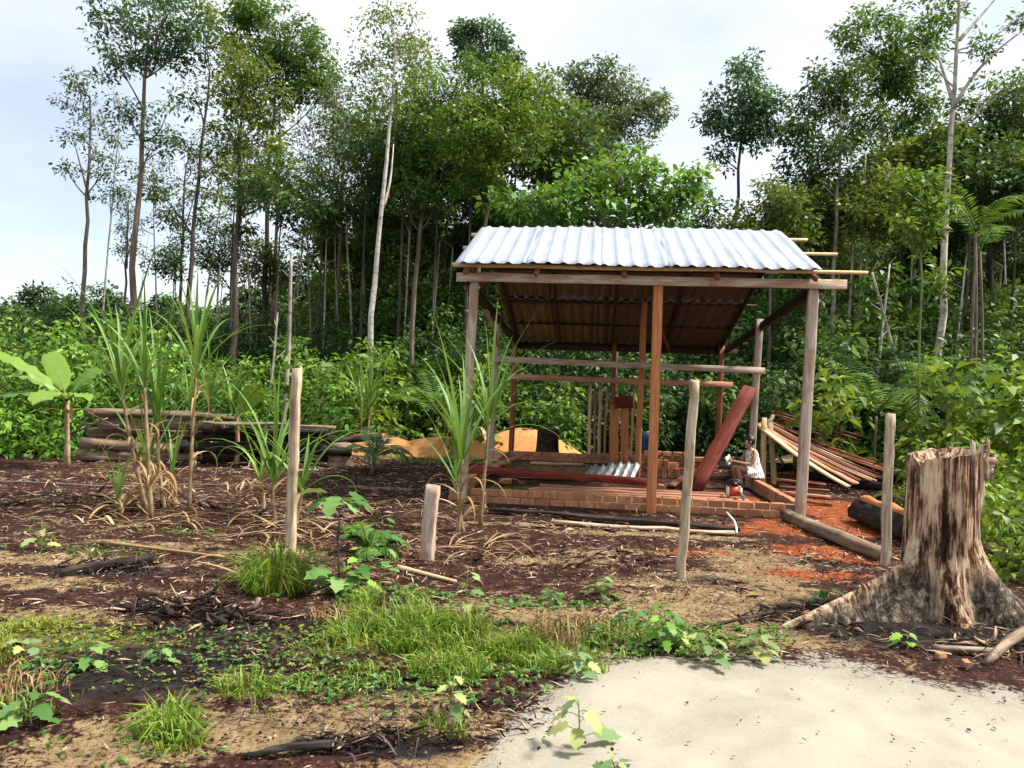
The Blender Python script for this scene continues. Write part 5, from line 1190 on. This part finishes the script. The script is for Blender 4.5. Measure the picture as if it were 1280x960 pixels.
seedlings('tiny seedlings and low herbs scattered over the foreground soil', [(330, 820, .9, .5, 130, .035), (200, 800, .8, .4, 50, .03), (450, 860, .7, .3, 110, .035), (620, 850, .8, .3, 90, .04), (780, 800, .7, .4, 110, .05), (850, 800, .5, .25, 80, .05), (120, 690, .8, .25, 60, .03), (240, 665, .6, .2, 40, .03), (60, 840, .5, .3, 60, .035), (150, 940, .6, .15, 40, .025), (680, 760, .8, .3, 80, .045), (930, 790, .5, .2, 40, .04), (560, 580, 1.2, .4, 60, .06), (500, 745, .6, .3, 60, .05)], 92)
seedlings('yellowish moss and sprouts on the burnt foreground', [(380, 800, .8, .4, 130, .022), (520, 850, .8, .3, 90, .025), (300, 850, .6, .25, 90, .02), (60, 790, .7, .3, 160, .03), (430, 790, .5, .3, 80, .03), (600, 820, .7, .3, 80, .03)], 93, 'l_yellow')
print('PART5 ok')

# ------------------------------------------------------------------ woman sitting on the right wall
def skinmat():
    m, nt, b = newmat('tanned_skin'); n = noise(nt, coords(nt, 'Object'), 18, 4)
    nt.links.new(ramp(nt, n, [(.3, (.36, .16, .09)), (.7, (.46, .22, .13))]), b.inputs['Base Color']); b.inputs['Roughness'].default_value = .5
    b.inputs['Subsurface Weight'].default_value = .08; b.inputs['Subsurface Radius'].default_value = (.02, .008, .004); return m
def dressmat():
    m, nt, b = newmat('white_leaf_print_cotton'); v = coords(nt, 'Object', (1, 1, .55))
    vo = N(nt, 'ShaderNodeTexVoronoi'); vo.inputs['Scale'].default_value = 30; nt.links.new(v, vo.inputs['Vector'])
    c = ramp(nt, vo.outputs['Distance'], [(.22, (.02, .07, .035)), (.34, (.02, .07, .035)), (.36, (.78, .76, .70)), (1, (.80, .78, .73))])
    n = noise(nt, v, 30, 3); nt.links.new(mixc(nt, ramp(nt, n, [(.60, (0, 0, 0)), (.66, (1, 1, 1))]), c, (.80, .78, .73)), b.inputs['Base Color'])
    b.inputs['Roughness'].default_value = .85; return m
MT['skin'] = skinmat(); MT['dress'] = dressmat()
MT['hair'] = plain('black_hair', (.012, .009, .008), .55, c2=(.005, .004, .004), scale=60)
PH = S(4.64, 3.05, .205); PF = Vector((-.97, -.22, 0)).normalized(); PS = Vector((0, 0, 1)).cross(PF)
PK = .84
def pl(f, s, z):            # seated figure, forward / side / up in body units, feet on the floor, seat on the wall
    return PH + (PF * f + PS * s) * PK + Vector((0, 0, (z - .2) * PK if z > .22 else (z - .2) * 1.0))
person = thing('person', (PH + PF * .3).to_tuple()[:2] + (gz(PH.x, PH.y),), 'woman in white leaf print dress sitting on the low brick wall looking down', 'person')
def skin_mesh(name, chains, mat, parent, sub=2):
    """chains: list of (verts [(pos, radius)], edges, root index); islands of one skinned surface"""
    V, E, Rr, roots = [], [], [], []
    for vs_, es, rt in chains:
        o = len(V); V += [tuple(Vector(p) - WM[parent.name].translation) for p, _ in vs_]; Rr += [q for _, q in vs_]; E += [(a + o, b + o) for a, b in es]; roots.append(o + rt)
    Rr = [tuple(x * PK for x in q) if isinstance(q, tuple) else q * PK for q in Rr]
    me = bpy.data.meshes.new(name); me.from_pydata(V, E, []); me.materials.append(mat)
    ob = bpy.data.objects.new(name, me); COL.objects.link(ob); ob.parent = parent
    md = ob.modifiers.new('skin', 'SKIN'); md.use_smooth_shade = True
    for i, q in enumerate(Rr):
        sv = me.skin_vertices[0].data[i]; sv.radius = (q, q) if isinstance(q, float) else q; sv.use_root = i in roots
    ss = ob.modifiers.new('subsurf', 'SUBSURF'); ss.levels = sub; ss.render_levels = sub
    return ob
BV = [(pl(0, 0, .31), (.13, .11)), (pl(.03, 0, .46), (.12, .10)), (pl(.065, 0, .62), (.125, .10)), (pl(.085, 0, .735), (.09, .07)), (pl(.12, 0, .80), .045), (pl(.165, 0, .87), .062), (pl(.175, 0, .95), .078), (pl(.165, 0, 1.0), .06),
      (pl(.245, 0, .905), .014)]
BE = [(0, 1), (1, 2), (2, 3), (3, 4), (4, 5), (5, 6), (6, 7), (6, 8)]
for s_ in (1, -1):
    o = len(BV)
    BV += [(pl(.04, .09 * s_, .30), .085), (pl(.24, .10 * s_, .375), .075), (pl(.43, .09 * s_, .425), .055), (pl(.39, .09 * s_, .28), .052), (pl(.33, .09 * s_, .09), .033), (pl(.36, .09 * s_, .045), .032), (pl(.47, .10 * s_, .03), .02)]
    BE += [(0, o)] + [(o + i, o + i + 1) for i in range(6)]
    o = len(BV)
    BV += [(pl(.075, .155 * s_, .735), .052), (pl(.14, .20 * s_, .62), .044), (pl(.20, .20 * s_, .50), .038), (pl(.34, .15 * s_, .51), .034), (pl(.47, .07 * s_, .54), .023), (pl(.52, .05 * s_, .555), (.03, .018))]
    BE += [(3, o)] + [(o + i, o + i + 1) for i in range(5)]
ch = [(BV, BE, 0)]
for s_ in (1, -1):
    for j in range(4):
        a = pl(.525, .05 * s_ - .012 * s_ + (j - 1.5) * .013, .555 + .012 * (1.5 - j)); q = [.030, .036, .033, .026][j]
        ch.append(([(a, .008), (a + PF * q + Vector((0, 0, .008)), .0075), (a + PF * q * 1.5 - PS * s_ * .012 - Vector((0, 0, .004)), .0065)], [(0, 1), (1, 2)], 0))
    a = pl(.50, .03 * s_, .565)
    ch.append(([(a, .009), (a + PF * .022 + Vector((0, 0, .018)), .008), (a + PF * .042 + Vector((0, 0, .02)), .007)], [(0, 1), (1, 2)], 0))
skin_mesh('body', ch, MT['skin'], person)
def loft(rings, n=26, wob=.008, seed=1):
    V = []; a = np.arange(n) / n * 2 * np.pi
    for j, (c, ax1, ax2, h1, h2) in enumerate(rings):
        h1 *= PK; h2 *= PK
        w = 1 + wob * 3 * np.sin(a * 5 + j * .8 + seed) + wob * 2 * np.sin(a * 9 - j)
        V.append(np.array(tuple(c)) + (np.cos(a) * h1 * w)[:, None] * np.array(tuple(ax1)) + (np.sin(a) * h2 * w)[:, None] * np.array(tuple(ax2)))
    k = len(V); ii = np.arange(n * k).reshape(k, n); j2 = np.roll(ii, -1, 1)
    return np.concatenate(V), np.stack([ii[:-1], j2[:-1], j2[1:], ii[1:]], -1).reshape(-1, 4)
UP = Vector((0, 0, 1)); dg = Geo()
V1, F1 = loft([(pl(.08, 0, .79), PF, PS, .062, .10), (pl(.075, 0, .755), PF, PS, .095, .135), (pl(.07, 0, .70), PF, PS, .12, .145), (pl(.06, 0, .60), PF, PS, .138, .15), (pl(.035, 0, .48), PF, PS, .145, .155), (pl(.01, 0, .37), PF, PS, .165, .19), (pl(0, 0, .28), PF, PS, .185, .215), (pl(.01, 0, .225), PF, PS, .20, .225)])
dg.add(V1, F1)
V2, F2 = loft([(pl(.02, 0, .30), UP, PS, .10, .20), (pl(.12, 0, .325), UP, PS, .115, .205), (pl(.20, 0, .335), UP, PS, .13, .21), (pl(.27, 0, .34), UP, PS, .145, .205)], seed=3)
dg.add(V2, F2); dress = dg.build('dress', MT['dress'], person, True)
hg = Geo(); n = 18
for c, rr, sd0 in ((pl(.112, 0, .965), (.085, .078, .088), 1), (pl(.14, 0, 1.05), (.045, .045, .035), 5)):
    ph, tt = np.meshgrid(np.linspace(0, np.pi, n), np.linspace(0, 2 * np.pi, n * 2, endpoint=False), indexing='ij')
    X3 = np.stack([np.sin(ph) * np.cos(tt), np.sin(ph) * np.sin(tt), np.cos(ph)], -1); w = 1 + .28 * (fbm(X3[..., 0] * 4 + sd0, X3[..., 1] * 4, X3[..., 2] * 4, 3) - .5)
    Vh = np.array(tuple(c)) + (X3[..., :1] * rr[0] * w[..., None]) * np.array(tuple(PF)) + (X3[..., 1:2] * rr[1] * w[..., None]) * np.array(tuple(PS)) + X3[..., 2:] * rr[2] * w[..., None] * np.array([0, 0, 1.])
    ii = np.arange(n * n * 2).reshape(n, n * 2); j2 = np.roll(ii, -1, 1)
    hg.add(Vh.reshape(-1, 3), np.stack([ii[:-1], ii[1:], j2[1:], j2[:-1]], -1).reshape(-1, 4))
hg.build('hair', MT['hair'], person, True)
MT['eye'] = plain('dark_eye', (.02, .015, .012), .2)
MT['lip'] = plain('lips', (.30, .07, .06), .4)
for s_ in (1, -1):
    Geo().add(*tube([pl(.236, .03 * s_, .938), pl(.244, .03 * s_, .936), pl(.247, .03 * s_, .934)], [.012, .012, .006], 8)).build('eye', MT['eye'], person, True)
    Geo().add(*tube([pl(.34, .095 * s_, .022), pl(.41, .10 * s_, .018), pl(.49, .105 * s_, .016)], [.03, .04, .028], 10)).build('sandal', MT['white'], person, True)
    Geo().add(*tube([pl(.15, .078 * s_, .955), pl(.158, .09 * s_, .935), pl(.152, .08 * s_, .905)], [.006, .014, .006], 7)).build('ear', MT['skin'], person, True)
Geo().add(*tube([pl(.228, -.02, .872), pl(.236, 0, .873), pl(.228, .02, .872)], [.003, .008, .003], 7)).build('mouth', MT['lip'], person, True)
top(board('paper', pl(.50, -.06, .60), pl(.62, -.02, .50) + Vector((0, 0, .02)), .15, .004, MT['white'], up=(.3, 1, .4)), 'small white paper held in the hands of the seated woman', 'paper')

# ------------------------------------------------------------------ chainsaw on the floor planks
cs0 = S(3.86, .62, .17); saw = thing('chainsaw', cs0, 'orange and white chainsaw with black handle standing behind the front wall', 'chainsaw')
MT['orange'] = plain('orange_plastic', (.62, .07, .02), .4); MT['black'] = plain('black_plastic', (.012, .012, .012), .45)
def cs(u, v, z): return cs0 + SU * u + SV * v + UP * z
def roundbox(c, hx, hy, hz, name, mat, par, bev=.25):
    import bmesh
    bm = bmesh.new(); bmesh.ops.create_cube(bm, size=2)
    bmesh.ops.bevel(bm, geom=bm.edges[:], offset=bev, segments=2, affect='EDGES')
    me = bpy.data.meshes.new(name)
    for v in bm.verts: v.co = Vector((v.co.x * hx, v.co.y * hy, v.co.z * hz))
    bm.to_mesh(me); bm.free(); me.materials.append(mat); me.polygons.foreach_set('use_smooth', [True] * len(me.polygons))
    return put(name, me, Matrix.Translation(c) @ Matrix.Rotation(-SA, 4, 'Z'), par)
roundbox(cs(0, 0, .10), .075, .10, .075, 'engine_cover', MT['orange'], saw)
roundbox(cs(-.085, 0, .09), .022, .09, .07, 'side_casing', MT['white'], saw); roundbox(cs(.085, 0, .09), .022, .09, .07, 'side_casing', MT['white'], saw)
Geo().add(*tube(resample([cs(-.11, -.02, .06), cs(-.125, -.02, .2), cs(-.06, -.02, .255), cs(.06, -.02, .255), cs(.125, -.02, .2), cs(.11, -.02, .06)], 18), .013, 8)).build('front_handle', MT['black'], saw, True)
Geo().add(*tube(resample([cs(0, .08, .17), cs(0, .16, .19), cs(0, .26, .15), cs(0, .27, .06), cs(0, .1, .03)], 14), .016, 8)).build('rear_handle', MT['black'], saw, True)
Geo().add(*tube(resample([cs(-.1, -.08, .16), cs(-.06, -.1, .24), cs(.06, -.1, .24), cs(.1, -.08, .16)], 10), .012, 6)).build('hand_guard', MT['black'], saw, True)
roundbox(cs(0, -.02, .19), .05, .07, .025, 'top_cover', MT['black'], saw)
board('guide_bar', cs(.06, -.1, .08), cs(.06, -.45, .05), .008, .07, MT['zinc'], saw)

# ------------------------------------------------------------------ small things
MT['blue'] = plain('blue_plastic', (.02, .06, .22), .4)
c = at(811, 552, 18.6); c.z = gz(c.x, c.y) + .33; dr = thing('blue_drum', c, 'small blue plastic drum in the scrub behind the shed', 'drum')
Geo().add(*tube([c + UP * z for z in (-.32, -.3, -.1, -.08, 0, .12, .14, .26, .3)], [.13, .15, .15, .16, .155, .155, .16, .14, .1], 16)).build('drum_body', MT['blue'], dr, True)
Geo().add(*tube([c + UP * .3, c + UP * .34], [.06, .055], 12)).build('cap', MT['white'], dr, True)
MT['hose'] = plain('grey_hose', (.16, .15, .13), .6)
hp = [gnd(x, y, .03) for x, y in ((-60, 604), (20, 606), (80, 610), (140, 611), (240, 606), (330, 610))]
top(Geo().add(*tube(resample(hp, 24), .012, 6)).build('hose', MT['hose'], None, True), 'thin grey hose lying across the soil behind the sugarcane at left', 'hose')
print('PART6 ok')
